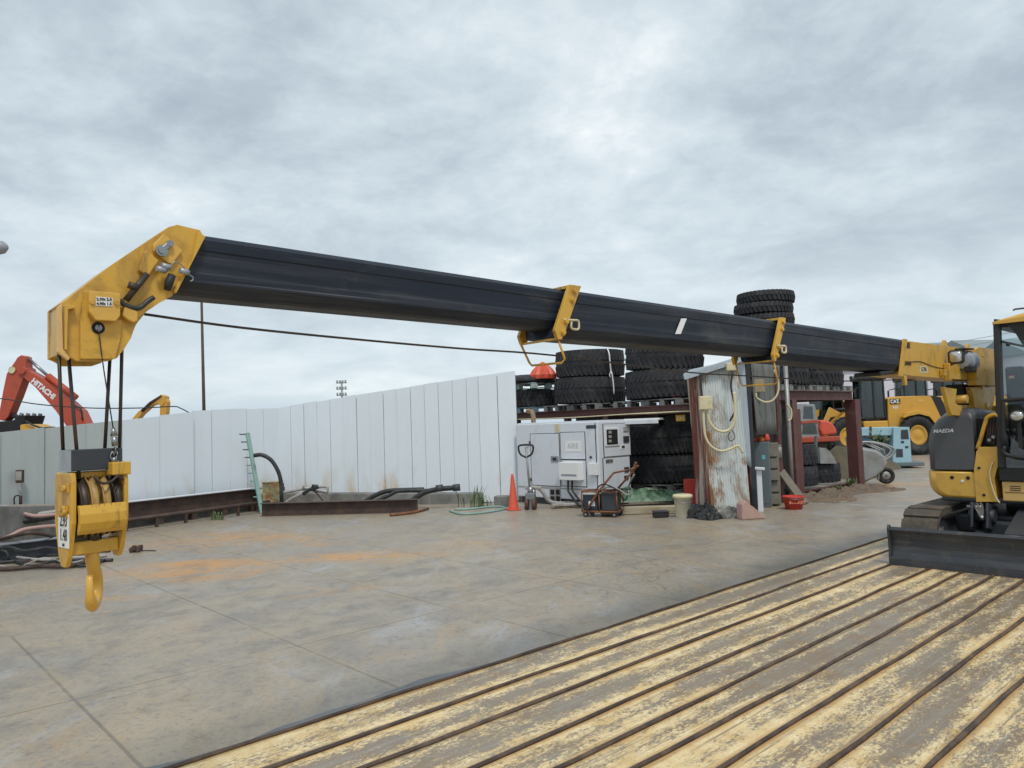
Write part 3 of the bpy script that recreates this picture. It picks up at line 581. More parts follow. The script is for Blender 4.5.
# bracket that carries the boom foot
g = MB()
g.prism(cpoly([(944, 387), (957, 389), (955, 403), (962, 408), (961, 416), (952, 415), (949, 407)], -.6), xz, -.60, -.64, .005)
g.prism(cpoly([(971, 387), (996, 387), (994, 403), (990, 416), (973, 416), (975, 405)], -.58), xz, -.58, -.64, .005)
g.prism(cpoly([(955, 387), (996, 387), (992, 412), (958, 411)], -.86), xz, -.86, -.90, .005)
bq = cpoly([(950, 405), (990, 405), (990, 417), (953, 416)], -.6); g.prism(bq, xz, -.62, -.66, .006)
br = g.build('boom_bracket', YEL, crane)
for (px, py, r_) in ((967, 399, .05), (983, 387, .03), (988, 406, .045)):
    x_, z_ = CP(px, py, -.57); g = MB(); g.cyl((x_, -.565, z_), (x_, -.70, z_), r_, 20); g.build('bracket_pin', YEL2, br)
x_, z_ = CP(963, 397, -.75); g = MB(); g.box((x_, -.75, z_), (.62, .18, .30)); g.build('bracket_shade_fill', DARKIN, br)  # near-black block that paints the shade inside the bracket opening

# --- upper body: charcoal side cover, yellow skirt, centre frame
def rrect(y0, y1, z0, z1, rl, rr, x, n=6):       # ring (y,z) with rounded top corners
    pts = [(x, y0, z0)]
    for k in range(n+1): a = PI - PI/2*k/n; pts.append((x, y0+rl+rl*math.cos(a), z1-rl+rl*math.sin(a)))
    for k in range(n+1): a = PI/2 - PI/2*k/n; pts.append((x, y1-rr+rr*math.cos(a), z1-rr+rr*math.sin(a)))
    pts.append((x, y1, z0)); return pts
g = MB()
g.loft([rrect(-1.02, -.49, 1.01, 1.66, .30, .10, -.6), rrect(-1.02, -.485, 1.01, 1.73, .36, .10, .35), rrect(-1.0, -.48, 1.01, 1.73, .38, .08, .68), rrect(-.975, -.478, 1.01, 1.71, .38, .07, .82), rrect(-.94, -.476, 1.015, 1.68, .37, .06, .885), rrect(-.89, -.475, 1.03, 1.62, .33, .05, .91)], True, True); cov = g.build('side_cover', GRYC, crane)
y_, z_ = CX(943, 431, .915)
text('lettering', 'MAEDA', .058, WINK, cov, (.9125, y_, z_-.0), (PI/2, -.03, PI/2), .25, .0012, 1.1)
def skirt_ring(x, y0, y1, z0, z1, r, n=6):
    pts = [(x, y0, z1)]
    for k in range(n+1): a = PI + PI/2*k/n; pts.append((x, y0+r+r*math.cos(a), z0+r+r*math.sin(a)))
    pts += [(x, y1, z0), (x, y1, z1)]; return pts
g = MB(); g.loft([skirt_ring(-.6, -1.03, -.49, .70, 1.0, .2), skirt_ring(.6, -1.03, -.487, .69, 1.0, .2), skirt_ring(.83, -.99, -.485, .69, 1.0, .19), skirt_ring(.905, -.93, -.484, .705, 1.0, .18), skirt_ring(.92, -.88, -.484, .73, .985, .15)], True, True); sk = g.build('side_skirt', YEL2, crane)
for px, py in ((952, 477.5), (968, 478)):
    y_, z_ = CX(px, py, .92); g = MB(); g.cyl((.915, y_, z_), (.924, y_, z_), .021, 18); g.build('tie_down_hole', DARKIN, sk)
y_, z_ = CX(962.5, 481, .92); g = MB(); g.cyl((.918, y_, z_), (.926, y_, z_), .016, 16); g.build('badge', WHTP, sk)
# centre frame (cast piece with an oval opening)
g = MB()
fy = lambda px, py: CX(px, py, .93)
g.prism([fy(*q) for q in ((976, 452), (979, 447), (998, 447), (999, 462), (994, 478), (997, 500), (1000, 502), (976, 502), (974, 470))], yz, .60, .93, .005); cf = g.build('centre_frame', YEL2, crane)
g = MB(); pts = [fy(*q) for q in ((976.5, 449), (980, 438), (984, 424), (987, 417), (996, 415), (998, 424), (999, 447))]
g.tube(smoothpts([(.90, y, z) for y, z in pts], 4), .022, 8); g.build('hose_arch', YEL, cf)
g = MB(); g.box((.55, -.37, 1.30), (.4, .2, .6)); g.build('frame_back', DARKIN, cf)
g = MB()
for k in range(4):
    p0 = fy(983+3*k, 445); p1 = fy(986+2.5*k, 431); p2 = fy(984+3.5*k, 416)
    g.tube(smoothpts([(.82+.02*k, *p0), (.86, *p1), (.8, *p2)], 5), .011, 8)
g.build('hydraulic_hose', RUST, cf)
g = MB()
for px, py in ((989, 440), (993, 437)):
    y_, z_ = fy(px, py); g.cyl((.86, y_, z_), (.93, y_, z_), .018, 10)
g.build('hose_fitting', STEEL, cf)
for px, py in ((979, 468), (984, 495)):
    y_, z_ = fy(px, py); g = MB(); g.cyl((.928, y_, z_), (.936, y_, z_), .016, 12); g.build('bolt', DARKIN, cf)
g = MB(); pts = [fy(*q) for q in ((993, 462), (990, 475), (995, 494), (1000, 503))]
g.tube(smoothpts([(.945, y, z) for y, z in pts], 5), .008, 8); g.build('edge_strip', CREAM, cf)
# rear body and counterweight
g = MB(); g.loft([rrect(-1.03, 1.05, .72, 1.75, .15, .15, -.6), rrect(-1.0, 1.02, .72, 1.72, .2, .2, -1.0), rrect(-.8, .85, .75, 1.6, .2, .2, -1.3)], True, False); g.build('counterweight', YEL2, crane)
g = MB(); g.box((.1, 0, .69), (1.6, 1.7, .06), None, .02); g.build('slew_deck', DRK, crane)
g = MB(); g.cyl((0, 0, .5), (0, 0, .67), .42, 32); g.build('slew_ring', DRK, crane)

# --- cab
cab = bpy.data.objects.new('cab', None); COL.objects.link(cab); cab.parent = crane
def cx3(px, py, X): y, z = CX(px, py, X); return (X, y, z)
y_l, _ = CX(998, 470, .95)
CY0, CY1 = -.235, .86; XF = .95; XT = .74; ZB, ZT = 1.03, 2.66
g = MB(); g.prism([(CY0+.01, .69), (CY1, .69), (CY1, .905), (CY0+.01, .905)], yz, -.6, .925, .012); g.build('lower_panel', PALE, cab)
for k in range(3): g = MB(); g.box((.927, -.10, .855-.022*k), (.006, .10, .009)); g.build('vent_slot', RUST, cab)
g = MB(); g.box((.927, .03, .835), (.006, .07, .05), None, .002); g.build('panel_latch', RUST, cab)
g = MB(); g.box((.927, .3, .787), (.004, 1.0, .006)); g.build('panel_groove', RUST, cab)
g = MB(); g.prism([(CY0, .912), (CY1, .912), (CY1, 1.06), (CY0, 1.06)], yz, -.6, .955, .008); g.build('cab_sill', BLKR, cab)
g = MB()
g.bar((XF, CY0+.03, 1.05), (XT, CY0+.03, ZT), .065, .09, .012); g.build('front_pillar', BLKR, cab)
g = MB(); g.bar((XF, CY1-.03, 1.05), (XT, CY1-.03, ZT), .06, .08, .012); g.build('front_pillar', BLKR, cab)
for yy in (CY0+.03, CY1-.03):
    g = MB(); g.bar((-.55, yy, 1.05), (-.55, yy, ZT-.02), .07, .09, .01); g.build('rear_pillar', BLKR, cab)
# header: black beam that thickens to the right, seen from the front
g = MB(); P = [CX(*q, XT+.01) for q in ((994, 319), (1024, 322), (1034, 322), (1034, 362), (1024, 347), (1016, 333), (1009, 325.5), (994, 324))]
P = P + []
g.prism(P, yz, XT-.05, XT+.02, .004); g.build('header', BLKR, cab)
g = MB(); g.bar((XT, .1, ZT-.02), (XT, CY1, ZT-.03), .07, .09, .01); g.bar((XT, CY0+.03, ZT-.01), (-.55, CY0+.03, ZT-.02), .06, .07); g.bar((XT, CY1-.03, ZT-.01), (-.55, CY1-.03, ZT-.02), .06, .07); g.build('roof_rail', BLKR, cab)
# roof with a domed yellow front
def roof_ring(x, h, sh=0): return [(x, CY0-.01+sh, ZT+.0), (x, CY0-.01+sh, ZT+.025), (x, CY0+.12+sh, ZT+.025+h*.55), (x, CY0+.3, ZT+.03+h), (x, CY1-.3, ZT+.03+h), (x, CY1-.12, ZT+.03+h*.6), (x, CY1+.01, ZT+.025), (x, CY1+.01, ZT)]
g = MB(); g.loft([roof_ring(XT+.07, .02, .01), roof_ring(XT+.03, .06), roof_ring(XT-.2, .10), roof_ring(-.4, .10), roof_ring(-.62, .03)], True, True); g.build('roof', YEL2, cab)
g = MB(); a = cx3(1013, 310.5, XT-.05); b_ = cx3(1036, 307, XT-.05)
g.tube([a, (a[0], a[1]+.02, a[2]+.012), b_], .010, 8); g.build('roof_rail_bar', DRK, cab)
# glass
g = MB(); g._f(g._v([(XF-.005, CY0+.06, 1.06), (XF-.005, CY1-.06, 1.06), (XT-.005, CY1-.06, ZT-.04), (XT-.005, CY0+.06, ZT-.04)])); solidify(g.build('windscreen', GLASS, cab), .006)
g = MB(); g._f(g._v([(XF-.05, CY0+.03, 1.06), (-.5, CY0+.03, 1.06), (-.5, CY0+.03, ZT-.06), (XT-.04, CY0+.03, ZT-.06)])); solidify(g.build('side_window', GLASS, cab), .006)
g = MB(); g._f(g._v([(-.56, CY0+.07, 1.5), (-.56, CY1-.07, 1.5), (-.56, CY1-.07, ZT-.06), (-.56, CY0+.07, ZT-.06)])); solidify(g.build('rear_window', GLASS, cab), .006)
g = MB(); g.box((-.2, .33, 1.02), (.75, 1.0, .06)); g.box((-.58, .33, 1.28), (.03, 1.0, .45)); g.build('cab_floor', DRK, cab)
# inside: tall dark seat back / rear trim, wiper bar, levers
y0_, z0_ = CX(1005.5, 400, -.3); y1_, z1_ = CX(1021.5, 366, -.3)
g = MB(); g.box((-.32, (y0_+y1_)/2+.02, (z1_+1.25)/2), (.12, y1_-y0_, z1_-1.25), None, .03); seat = g.build('seat_back', BLKR, cab)
y_, z_ = CX(1011.5, 377, -.255); g = MB(); g.box((-.257, y_, z_), (.004, .07, .055)); g.build('warning_sticker', RED, seat); g = MB(); g.box((-.2545, y_, z_), (.003, .05, .022)); g.build('sticker_stripe', WHTP, seat)
g = MB(); g.box((-.05, y1_-.05, 1.3), (.5, .45, .14), None, .05); g.build('seat_cushion', BLKR, cab)
g = MB(); a = cx3(999, 341, .75); b_ = cx3(1032, 348, .75); g.tube([a, ((a[0]+b_[0])/2, (a[1]+b_[1])/2, (a[2]+b_[2])/2), b_], .012, 8)
g.cyl(cx3(1008, 343, .76), cx3(1008, 346, .76), .02, 8); g.build('wiper_rail', BLKR, cab)
g = MB()
for px in (1006, 1013, 1019):
    a = cx3(px, 455, .7); b_ = cx3(px+1, 434, .62); g.tube([a, b_], .012, 8); g.tube([b_, (b_[0], b_[1], b_[2]+.06)], [.02, .026], 10)
g.box((.55, .05, 1.22), (.25, .35, .28), None, .02); g.build('control_lever', BLKR, cab)
# black front grab frame with its lamp
g = MB(); pts = [cx3(*q, 1.0) for q in ((1003.5, 448), (1003, 405), (1006, 400.5), (1040, 398))]
g.tube(smoothpts(pts, 4), .022, 10); pts = [cx3(*q, 1.0) for q in ((1003.5, 446), (1007, 455), (1040, 460))]; g.tube(smoothpts(pts, 4), .022, 10); g.build('front_guard', BLKR, cab)
c_ = Vector(cx3(1017, 416, 1.02)); m = Matrix.Translation(c_) @ Matrix.Rotation(PI/2, 4, 'Y') @ Matrix.Diagonal((.9, 1.1, 1, 1))
g = MB(); g.lathe([(.02, -.07), (.065, -.055), (.075, .0), (.066, .004)], m, 24); lm2 = g.build('cab_lamp', BLKR, cab)
g = MB(); g.lathe([(.0655, .001), (.045, .012), (.01, .018)], m, 24); g.build('lamp_lens', LENS, lm2)
g = MB(); g.bar(c_+Vector((-.05, 0, -.05)), c_+Vector((-.06, 0, -.35)), .03, .03); g.build('lamp_post', BLKR, cab)

# --- undercarriage: two tracks, frame, blade
def track(ysgn):
    y0 = -1.13 if ysgn < 0 else .76; w = .37; xc, L, r = 0.02, 2.2, .275
    g = MB(); zc = r+.03; n = 0
    path = []
    for k in range(13): a = PI/2 - PI*k/12; path.append((xc+L/2+r*math.cos(a), zc+r*1.0*math.sin(a)))
    for k in range(13): a = -PI/2 - PI*k/12; path.append((xc-L/2+r*math.cos(a), zc+r*math.sin(a)))
    def off(p, c, d):  # outward
        v = Vector((p[0]-max(min(p[0], xc+L/2), xc-L/2), p[1]-zc)); v.normalize(); return (p[0]+v.x*d, p[1]+v.y*d)
    outer = path; inner = [off(p, 0, -.05) for p in path]
    N = len(path)
    for i in range(N):
        j = (i+1) % N
        a, b_, c, d = outer[i], outer[j], inner[j], inner[i]
        va = [g.bm.verts.new((q[0], y, q[1])) for y in (y0, y0+w) for q in (a, b_, c, d)]
        for f in ((0, 1, 2, 3), (7, 6, 5, 4), (0, 4, 5, 1), (2, 6, 7, 3)): g._f([va[q] for q in f])
    tr = g.build('crawler_track', TRKM, crane)
    # grouser pads
    per = []; seg = [(outer[i], outer[(i+1) % N]) for i in range(N)]; tot = sum(math.dist(*s) for s in seg); cnt = 40; k = 0; dist = 0
    g = MB()
    for i in range(cnt):
        t = tot*i/cnt; acc = 0
        for a, b_ in seg:
            l = math.dist(a, b_)
            if acc + l >= t:
                f = (t-acc)/l; p = (a[0]+(b_[0]-a[0])*f, a[1]+(b_[1]-a[1])*f); ang = math.atan2(b_[1]-a[1], b_[0]-a[0]); break
            acc += l
        o = off(p, 0, .012); g.box((o[0], y0+w/2, o[1]), (.11, w+.01, .026), (0, -ang, 0), .006)
    g.build('grouser', TRKM, tr)
    g = MB(); g.prism([(xc-L/2-.1, zc-.1), (xc+L/2+.1, zc-.1), (xc+L/2+.15, zc), (xc+L/2, zc+.13), (xc-L/2, zc+.13), (xc-L/2-.15, zc)], xz, y0+.07, y0+w-.07, .01); tf = g.build('track_frame', DRK, crane)
    for s_ in (-1, 1):
        g = MB(); g.cyl((xc+s_*L/2, y0+.05, zc), (xc+s_*L/2, y0+w-.05, zc), .2, 28); g.cyl((xc+s_*L/2, y0-.0, zc), (xc+s_*L/2, y0+w+.0, zc), .09, 16); g.build('idler_wheel', DRK, tf)
    for k in range(5):
        x = xc - L/2 + .3 + .4*k; g = MB(); g.cyl((x, y0+.06, .14), (x, y0+w-.06, .14), .09, 16); g.build('road_roller', DRK, tf)
track(-1); track(1)
g = MB(); g.box((0, 0, .40), (1.5, 1.54, .22), None, .04); g.box((.75, 0, .36), (.35, .9, .2), None, .03); g.build('car_body', DRK, crane)
# dozer blade: curved mouldboard with thick top edge
bl = MB(); prof = [(1.66, .03), (1.745, .035), (1.725, .10), (1.70, .16), (1.69, .22), (1.695, .29), (1.715, .36), (1.745, .405), (1.72, .435), (1.69, .43), (1.665, .35), (1.65, .25), (1.65, .12)]
bl.prism(prof, xz, -1.13, 1.13, 0.); blade = bl.build('dozer_blade', BLADE, crane)
g = MB(); g.prism([(1.63, .015), (1.76, .015), (1.745, .2), (1.765, .42), (1.74, .46), (1.70, .45), (1.63, .3)], xz, -1.153, -1.132, .004); g.build('end_plate', BLADE, blade); g = MB(); g.prism([(1.63, .015), (1.76, .015), (1.745, .2), (1.765, .42), (1.74, .46), (1.70, .45), (1.63, .3)], xz, 1.132, 1.153, .004); g.build('end_plate', BLADE, blade)
g = MB(); g.bar((1.748, -1.13, .062), (1.748, 1.13, .062), .02, .085, .004); g.build('cutting_edge', BLADE, blade)
for s_ in (-1, 1):
    g = MB(); g.bar((1.66, s_*.48, .2), (.6, s_*.40, .33), .12, .16, .015); g.build('blade_arm', DRK, crane)
g = MB(); pts = [CP(*q, -.06) for q in ((1004, 498), (1023, 499), (1013, 536), (995, 535))]
g = MB(); g.bar((1.62, .08, .42), (.72, .02, .60), .28, .03, .01); g.build('cylinder_guard', DRK, crane)
g = MB(); g.cyl((1.6, .05, .33), (.8, .0, .50), .05, 16); g.build('blade_cylinder', DRK, crane)
g = MB()
for s_ in (-.5, -.35): g.box((.9, s_, .50), (.35, .03, .28), (0, R(-12), 0), .01)
g.cyl((.95, -.55, .52), (.95, -.3, .52), .07, 16); g.build('swivel_bracket', DRK, crane)
g = MB(); a = CX(972, 507, 1.0)
for k in range(3): g.tube(smoothpts([(.7, a[0]-.1, a[1]+.02*k), (.95, a[0]+.04*k, a[1]+.03), (1.2, a[0]+.15, a[1]-.1)], 5), .014, 8)
g.cyl((1.0, a[0]-.05, a[1]), (1.0, a[0]+.1, a[1]), .022, 10); g.build('undercarriage_hose', STEEL, crane)

# ------------------------------------------------------------------ hook block (hangs from the ropes)
hx, hz = CP(92, 611, -.72); hw = OC - AX*hx + LA*(-.72) + Vector((0, 0, hz))
hb = T('hook_block', 'yellow hook block with sheaves hanging on wire ropes below the boom head', 'hook block', hw, R(50)); hb.scale = (.74, .9, 1)
def cheek(x0, x1, zt, zb):
    g = MB(); P = [(-.075, zt), (.075, zt), (.085, zt-.03), (.085, zt-.17), (.045, zb+.03), (.02, zb), (-.02, zb), (-.045, zb+.03), (-.085, zt-.17), (-.085, zt-.03)]
    g.prism(P, yz, x0, x1, .004); return g.build('cheek_plate', YEL, hb)
ck = cheek(-.125, -.103, .485, .165); cheek(.103, .125, .485, .18)
g = MB()
for yy, zz in ((-.045, .435), (-.02, .435), (-.04, .365), (-.02, .35), (-.045, .355)):
    g.cyl((-.126, yy, zz), (-.150, yy, zz), .012, 6)
g.box((-.129, -.03, .435), (.008, .075, .03), None, .002); g.box((-.129, -.03, .355), (.008, .05, .04), None, .002); g.build('bolt', YEL, ck)
g = MB(); g.box((-.1265, -.012, .290), (.002, .105, .115)); g.build('capacity_label', WHTP, ck)
for s_, zz, sz in (('2.93', .322, .056), ('1.48', .274, .056), ('6x19', .242, .014)):
    text('lettering', s_, sz, INK, ck, (-.1280, -.012, zz), (PI/2, 0, -PI/2), bold=.0003, sx=.75)
for i, (x, rr, mt) in enumerate(((-.075, .105, SHEAVE), (-.032, .11, BRASS), (.02, .11, BRASS), (.072, .105, SHEAVE))):
    m = Matrix.Translation((x, 0, .365)) @ Matrix.Rotation(PI/2, 4, 'Y'); g = MB()
    w = .017
    g.lathe([(.03, -w), (.06, -w*.4), (rr-.02, -w*.4), (rr-.006, -w), (rr, -w*.9), (rr-.016, -.003), (rr-.016, .003), (rr, w*.9), (rr-.006, w), (rr-.02, w*.4), (.06, w*.4), (.03, w)], m, 40); g.build('sheave', mt, hb)
g = MB(); g.cyl((-.10, 0, .365), (.10, 0, .365), .028, 20); g.build('sheave_pin', STEEL, hb)
g = MB(); P = []
for k in range(9): a = R(100 + 20*k); P.append((-.075+.05*math.cos(a)*.9, .325+.05*math.sin(a)))
P += [(-.06, .28), (-.06, .375)]
g.prism([(-.105, .375), (-.120, .345), (-.120, .315), (-.108, .29), (-.085, .275), (-.085, .295), (-.098, .318), (-.098, .345), (-.085, .375)], yz, -.102, .102, .002); g.build('front_guard_bar', YEL, hb)
g = MB(); g.prism([(.105, .375), (.120, .345), (.120, .315), (.108, .29), (.085, .275), (.085, .295), (.098, .318), (.098, .345), (.085, .375)], yz, -.102, .102, .002); g.build('rear_guard_bar', YEL, hb)
g = MB(); g.box((-.01, 0, .475), (.18, .05, .022), None, .004); g.build('top_bar', YEL, hb)
g = MB(); g.box((.09, -.06, .492), (.085, .07, .045), None, .004); tb = g.build('wedge_socket', YEL, hb)
g = MB(); g.cyl((.07, -.06, .514), (.07, -.06, .53), .012, 10); g.tube([(.07+.016*math.cos(a*.7), -.06, .535+.016*math.sin(a*.7)) for a in range(9)], .004, 6, closed=True); g.build('shackle', STEEL, tb)
g = MB(); g.tube(smoothpts([(-.03, -.085, .47), (0, -.10, .445), (.04, -.10, .45), (.07, -.095, .465), (.1, -.09, .45)], 5), .005, 6); g.build('rope_tail', ROPE, hb)
wb = MB(); wb.box((.0, 0, .527), (.226, .11, .074), None, .004); wt = wb.build('limit_weight', DRK, hb)
g = MB(); g.box((-.1155, 0, .527), (.005, .108, .072)); g.build('weight_end', ALU, wt)
g = MB(); g.box((0, 0, .226), (.205, .075, .045), None, .005); g.build('trunnion', YEL, hb)
g = MB(); g.cyl((0, 0, .245), (0, 0, .275), .040, 20); g.cyl((0, 0, .27), (0, 0, .285), .055, 6); g.box((-.06, 0, .262), (.06, .05, .03)); g.build('swivel_nut', SHEAVE, hb)
# the hook itself, a tapered bent bar in its own plane turned away from the camera
g = MB(); pts = []; rad = []
pts.append((0, 0, .22)); rad.append(.026); pts.append((0, 0, .185)); rad.append(.028)
for k in range(15):
    a = R(65 - 17.5*k); pts.append((0, .008+.060*math.cos(a), .082+.060*math.sin(a))); rad.append(.027 + .005*math.sin(PI*k/14) - .012*(k/14)**2)
pts.append((0, -.058, .128)); rad.append(.012)
g.tube(pts, rad, 14); hk = g.build('hook', YEL2, hb); hk.rotation_euler = (0, 0, R(-36)); hk.scale = (1.08, 1., 1)

# ------------------------------------------------------------------ fences on their kerb
def fence(name, label, pts, n, m, z0=None, thick=.035, extra=None):
    """pts: (px, y_top, y_bottom, distance); a run of overlapping sheet panels"""
    root = T(name, label, 'fence', (0, 0, 0))
    W = []
    for px, yt, yb, D in pts:
        a = at(px, yt, D); b_ = at(px, yb, D); W.append((Vector((a.x, a.y, 0)), b_.z if z0 is None else z0, a.z))
    ln = [(W[i+1][0]-W[i][0]).length for i in range(len(W)-1)]; tot = sum(ln)
    def P(t):
        d = t*tot
        for i, l in enumerate(ln):
            if d <= l or i == len(ln)-1:
                f = d/l; return W[i][0].lerp(W[i+1][0], f), W[i][1]+(W[i+1][1]-W[i][1])*f, W[i][2]+(W[i+1][2]-W[i][2])*f
            d -= l
    rnd = random.Random(len(label))
    g = MB()
    for k in range(n):
        a, za0, za1 = P(k/n); b_, zb0, zb1 = P((k+1)/n)
        d = (b_-a).normalized(); nrm = Vector((d.y, -d.x, 0))          # towards the yard
        a = a + d*rnd.uniform(.002, .008); b_ = b_ - d*rnd.uniform(.001, .006)
        o1 = .012*(k % 2); o2 = o1 + rnd.uniform(-.010, .010); lean = rnd.uniform(-.015, .015)
        dz = rnd.uniform(-.012, .012)
        # three shallow folds across each sheet
        m_ = 6; rings = []
        for i in range(m_+1):
            f = i/m_; p = a.lerp(b_, f) + nrm*(o1+(o2-o1)*f + (.0012 if i % 2 else 0)); q0 = za0+(zb0-za0)*f; q1 = za1+(zb1-za1)*f+dz
            rings.append([p+Vector((0, 0, q0)), p+nrm*lean+Vector((0, 0, q1)), p+nrm*(lean-thick)+Vector((0, 0, q1)), p-nrm*thick+Vector((0, 0, q0))])
        g.loft(rings)
    g.build('panel', m, root)
    gb = MB(); q = [P(k/n) for k in range(n+1)]
    for k in range(n):
        a, z_0, z_1 = q[k]; b_, y_0, y_1 = q[k+1]; d = (b_-a).normalized(); nr = Vector((d.y, -d.x, 0))*-.055; nr2 = nr*1.25
        gb.loft([[a+nr+Vector((0, 0, z_0+.03)), a+nr+Vector((0, 0, z_1-.06)), a+nr2+Vector((0, 0, z_1-.06)), a+nr2+Vector((0, 0, z_0+.03))], [b_+nr+Vector((0, 0, y_0+.03)), b_+nr+Vector((0, 0, y_1-.06)), b_+nr2+Vector((0, 0, y_1-.06)), b_+nr2+Vector((0, 0, y_0+.03))]])
    gb.build('backing', PIPEG, root)
    # posts and rails behind the sheets
    for k in range(0, n+1, 3 if n > 4 else 1):
        a, z_0, z_1 = P(min(1, k/n)); b_, _, _ = P(max(0, k/n-.01)) if k else P(.01)
        d = (a-b_).normalized() * (1 if k else -1); nrm = Vector((d.y, -d.x, 0))
        g = MB(); c = a - nrm*.13; g.box((c.x, c.y, (z_1-.1)/2), (.08, .08, z_1-.1)); g.build('post', RUST, root)
    return root, P
fl0, P0 = fence('panel_fence', 'old greenish grey panel fence behind the hook block, left end of the yard', [(-150, 452, 508, 9.6), (0, 433, 505, 12.6), (122, 419.6, 503, 14.6)], 7, FENG)
fl1, P1 = fence('panel_fence', 'white panel fence between the hook block and the thin pole', [(122, 419.6, 503.5, 14.6), (193, 412.5, 499, 16.0)], 2, FENW)
fl2, P2 = fence('panel_fence', 'narrow white corner fence behind the green peg rack', [(192.5, 410.5, 498.5, 16.1), (279, 408, 492.5, 17.9)], 5, FENW)
fl3, P3 = fence('panel_fence', 'long white panel fence with rust stains rising towards the tyre rack', [(278, 407.5, 492.5, 17.9), (480, 376, 492.5, 16.9)], 15, FENW)
fl4, P4 = fence('panel_fence', 'leaning white sheet closing the fence beside the white generator', [(478, 375.7, 494, 16.87), (515, 370.5, 500, 17.0)], 2, FENW, z0=.02)
# loose fittings on the grey fence
t = T('switch_box', 'small rusty switch box fixed on the grey fence left of the hook block', 'box', at(23, 476, 12.85) - Vector((0, .08, 0)), R(58-90+40))
g = MB(); g.box((0, 0, 0), (.11, .08, .22), None, .01); g.build('box_body', RUST, t); g = MB(); g.box((0, -.043, .01), (.09, .006, .15), None, .002); g.build('box_cover', PIPEG, t)
g = MB(); g.tube(smoothpts([(0, -.02, -.11), (.01, -.03, -.2), (.03, -.02, -.27)], 4), .014, 8); g.build('conduit', PIPEG, t)
t = T('pipe_bracket', 'rusty bent bracket low on the grey fence', 'bracket', at(20, 504, 12.8) - Vector((0, .07, 0)), 0)
g = MB(); g.tube(smoothpts([(-.05, 0, 0), (-.05, 0, .12), (0, 0, .15), (.05, 0, .13), (.05, 0, 0)], 4), .012, 8); g.build('bracket_bar', RUST, t)
g = MB(); g.box((.03, .04, .07), (.04, .03, .15)); g.build('backplate', RUST, t)
def kerb(name, label, pts, hfun, w, off, m=CONC, nseg=40):
    W = [Vector((p.x, p.y, 0)) for p in pts]; r_ = []
    ln = [(W[i+1]-W[i]).length for i in range(len(W)-1)]; tot = sum(ln); rnd = random.Random(3); rings = []
    for k in range(nseg+1):
        d = tot*k/nseg
        for i, l in enumerate(ln):
            if d <= l+1e-6 or i == len(ln)-1: break
            d -= l
        u = (W[i+1]-W[i]).normalized(); p = W[i]+u*d; n_ = Vector((u.y, -u.x, 0)); h = hfun(k/nseg)
        j = rnd.uniform(-.008, .008)
        a = p + n_*(off+j); b_ = p - n_*(w-off)
        rings.append([a, a+Vector((0, 0, h-.02)), a-n_*.02+Vector((0, 0, h+j*.5)), b_+Vector((0, 0, h)), b_])
    g = MB(); g.loft(rings); return tag(g.build(name, m), label, 'kerb')
def fpt(P, t, o=0.): p = P(t)[0]; return p
kerb('concrete_kerb', 'low stained concrete footing under the long white fence', [fpt(P3, 0), fpt(P3, 1)], lambda t: P3(t)[1]-.01, .26, .12)
kerb('concrete_kerb', 'concrete footing wall under the grey fence behind the hoses', [fpt(P0, 0), fpt(P0, 1)], lambda t: P0(t)[1]-.01, .26, .10)
kerb('concrete_kerb', 'concrete footing under the white fence behind the rusty rails', [fpt(P1, 0), fpt(P1, 1), fpt(P2, 1)], lambda t: (P1(t*2)[1] if t < .5 else P2(t*2-1)[1])-.012, .26, .10)
t = T('concrete_block', 'grey concrete block on the ground left of the traffic cone', 'block', G(502, 507) + Vector((0, .2, 0)), R(-10))
g = MB(); g.box((0, 0, .11), (.30, .3, .22), None, .015); g.build('block', CONC, t)

# ------------------------------------------------------------------ steel beams and pipes along the fence
def hbeam(name, label, p0, p1, h, w, m, group=None, z=0., tf=.014, cat='steel beam', extra=()):
    p0, p1 = Vector(p0), Vector(p1); L = (p1-p0).length; a = math.atan2((p1-p0).y, (p1-p0).x)
    t = T(name, label, cat, (p0.x, p0.y, z), a, group)
    g = MB(); g.box((L/2, 0, h-tf/2), (L, w, tf), None, .002); g.build('top_flange', m, t)
    g = MB(); g.box((L/2, 0, tf/2), (L, w, tf), None, .002); g.build('bottom_flange', m, t)
    g = MB(); g.box((L/2, 0, h/2), (L, tf*.8, h-2*tf)); g.build('web', m, t)
    return t
hbeam('steel_beam', 'rusty steel beam lying on the ground in front of the long white fence', G(262, 516), G(418, 512), .27, .2, RUST)
# beam with pale top edge standing on stubs along the white fence
a, b_ = G(118, 536), G(252, 517)
u = (b_-a).normalized(); n_ = Vector((u.y, -u.x, 0))
a0 = P1(0)[0] + n_*.35 - u*1.2; b0 = P2(.62)[0] + n_*.35
bt = hbeam('steel_beam', 'long rusty beam with pale top edge on stubs below the white fence', a0, b0, .30, .2, RUST, z=.20)
L = (b0-a0).length
g = MB(); g.box((L/2, -.02, .315), (L, .16, .02), None, .003); g.build('pale_strip', WHT, bt)
for k in range(6):
    g = MB(); x = .3 + k*(L-.5)/5; g.box((x, 0, -.10), (.12, .12, .19)); g.build('stub_post', RUST, bt)
rl = T('pipe_rail', 'low rusty pipe rail in front of the raised beam', 'rail', a0 + n_*.3, math.atan2(u.y, u.x))
g = MB(); g.tube([(0.2, 0, .20), (L-.1, 0, .22)], .035, 10); g.build('rail', RUST, rl)
for k in range(7):
    g = MB(); x = .3+k*(L-.6)/6; g.box((x, 0, .09), (.05, .05, .18)); g.build('post', RUST, rl)
hbeam('steel_beam', 'dark steel beam with bright top flange lying behind the hook block at the left edge', G(-90, 574), G(66, 553.5), .25, .2, DRK)
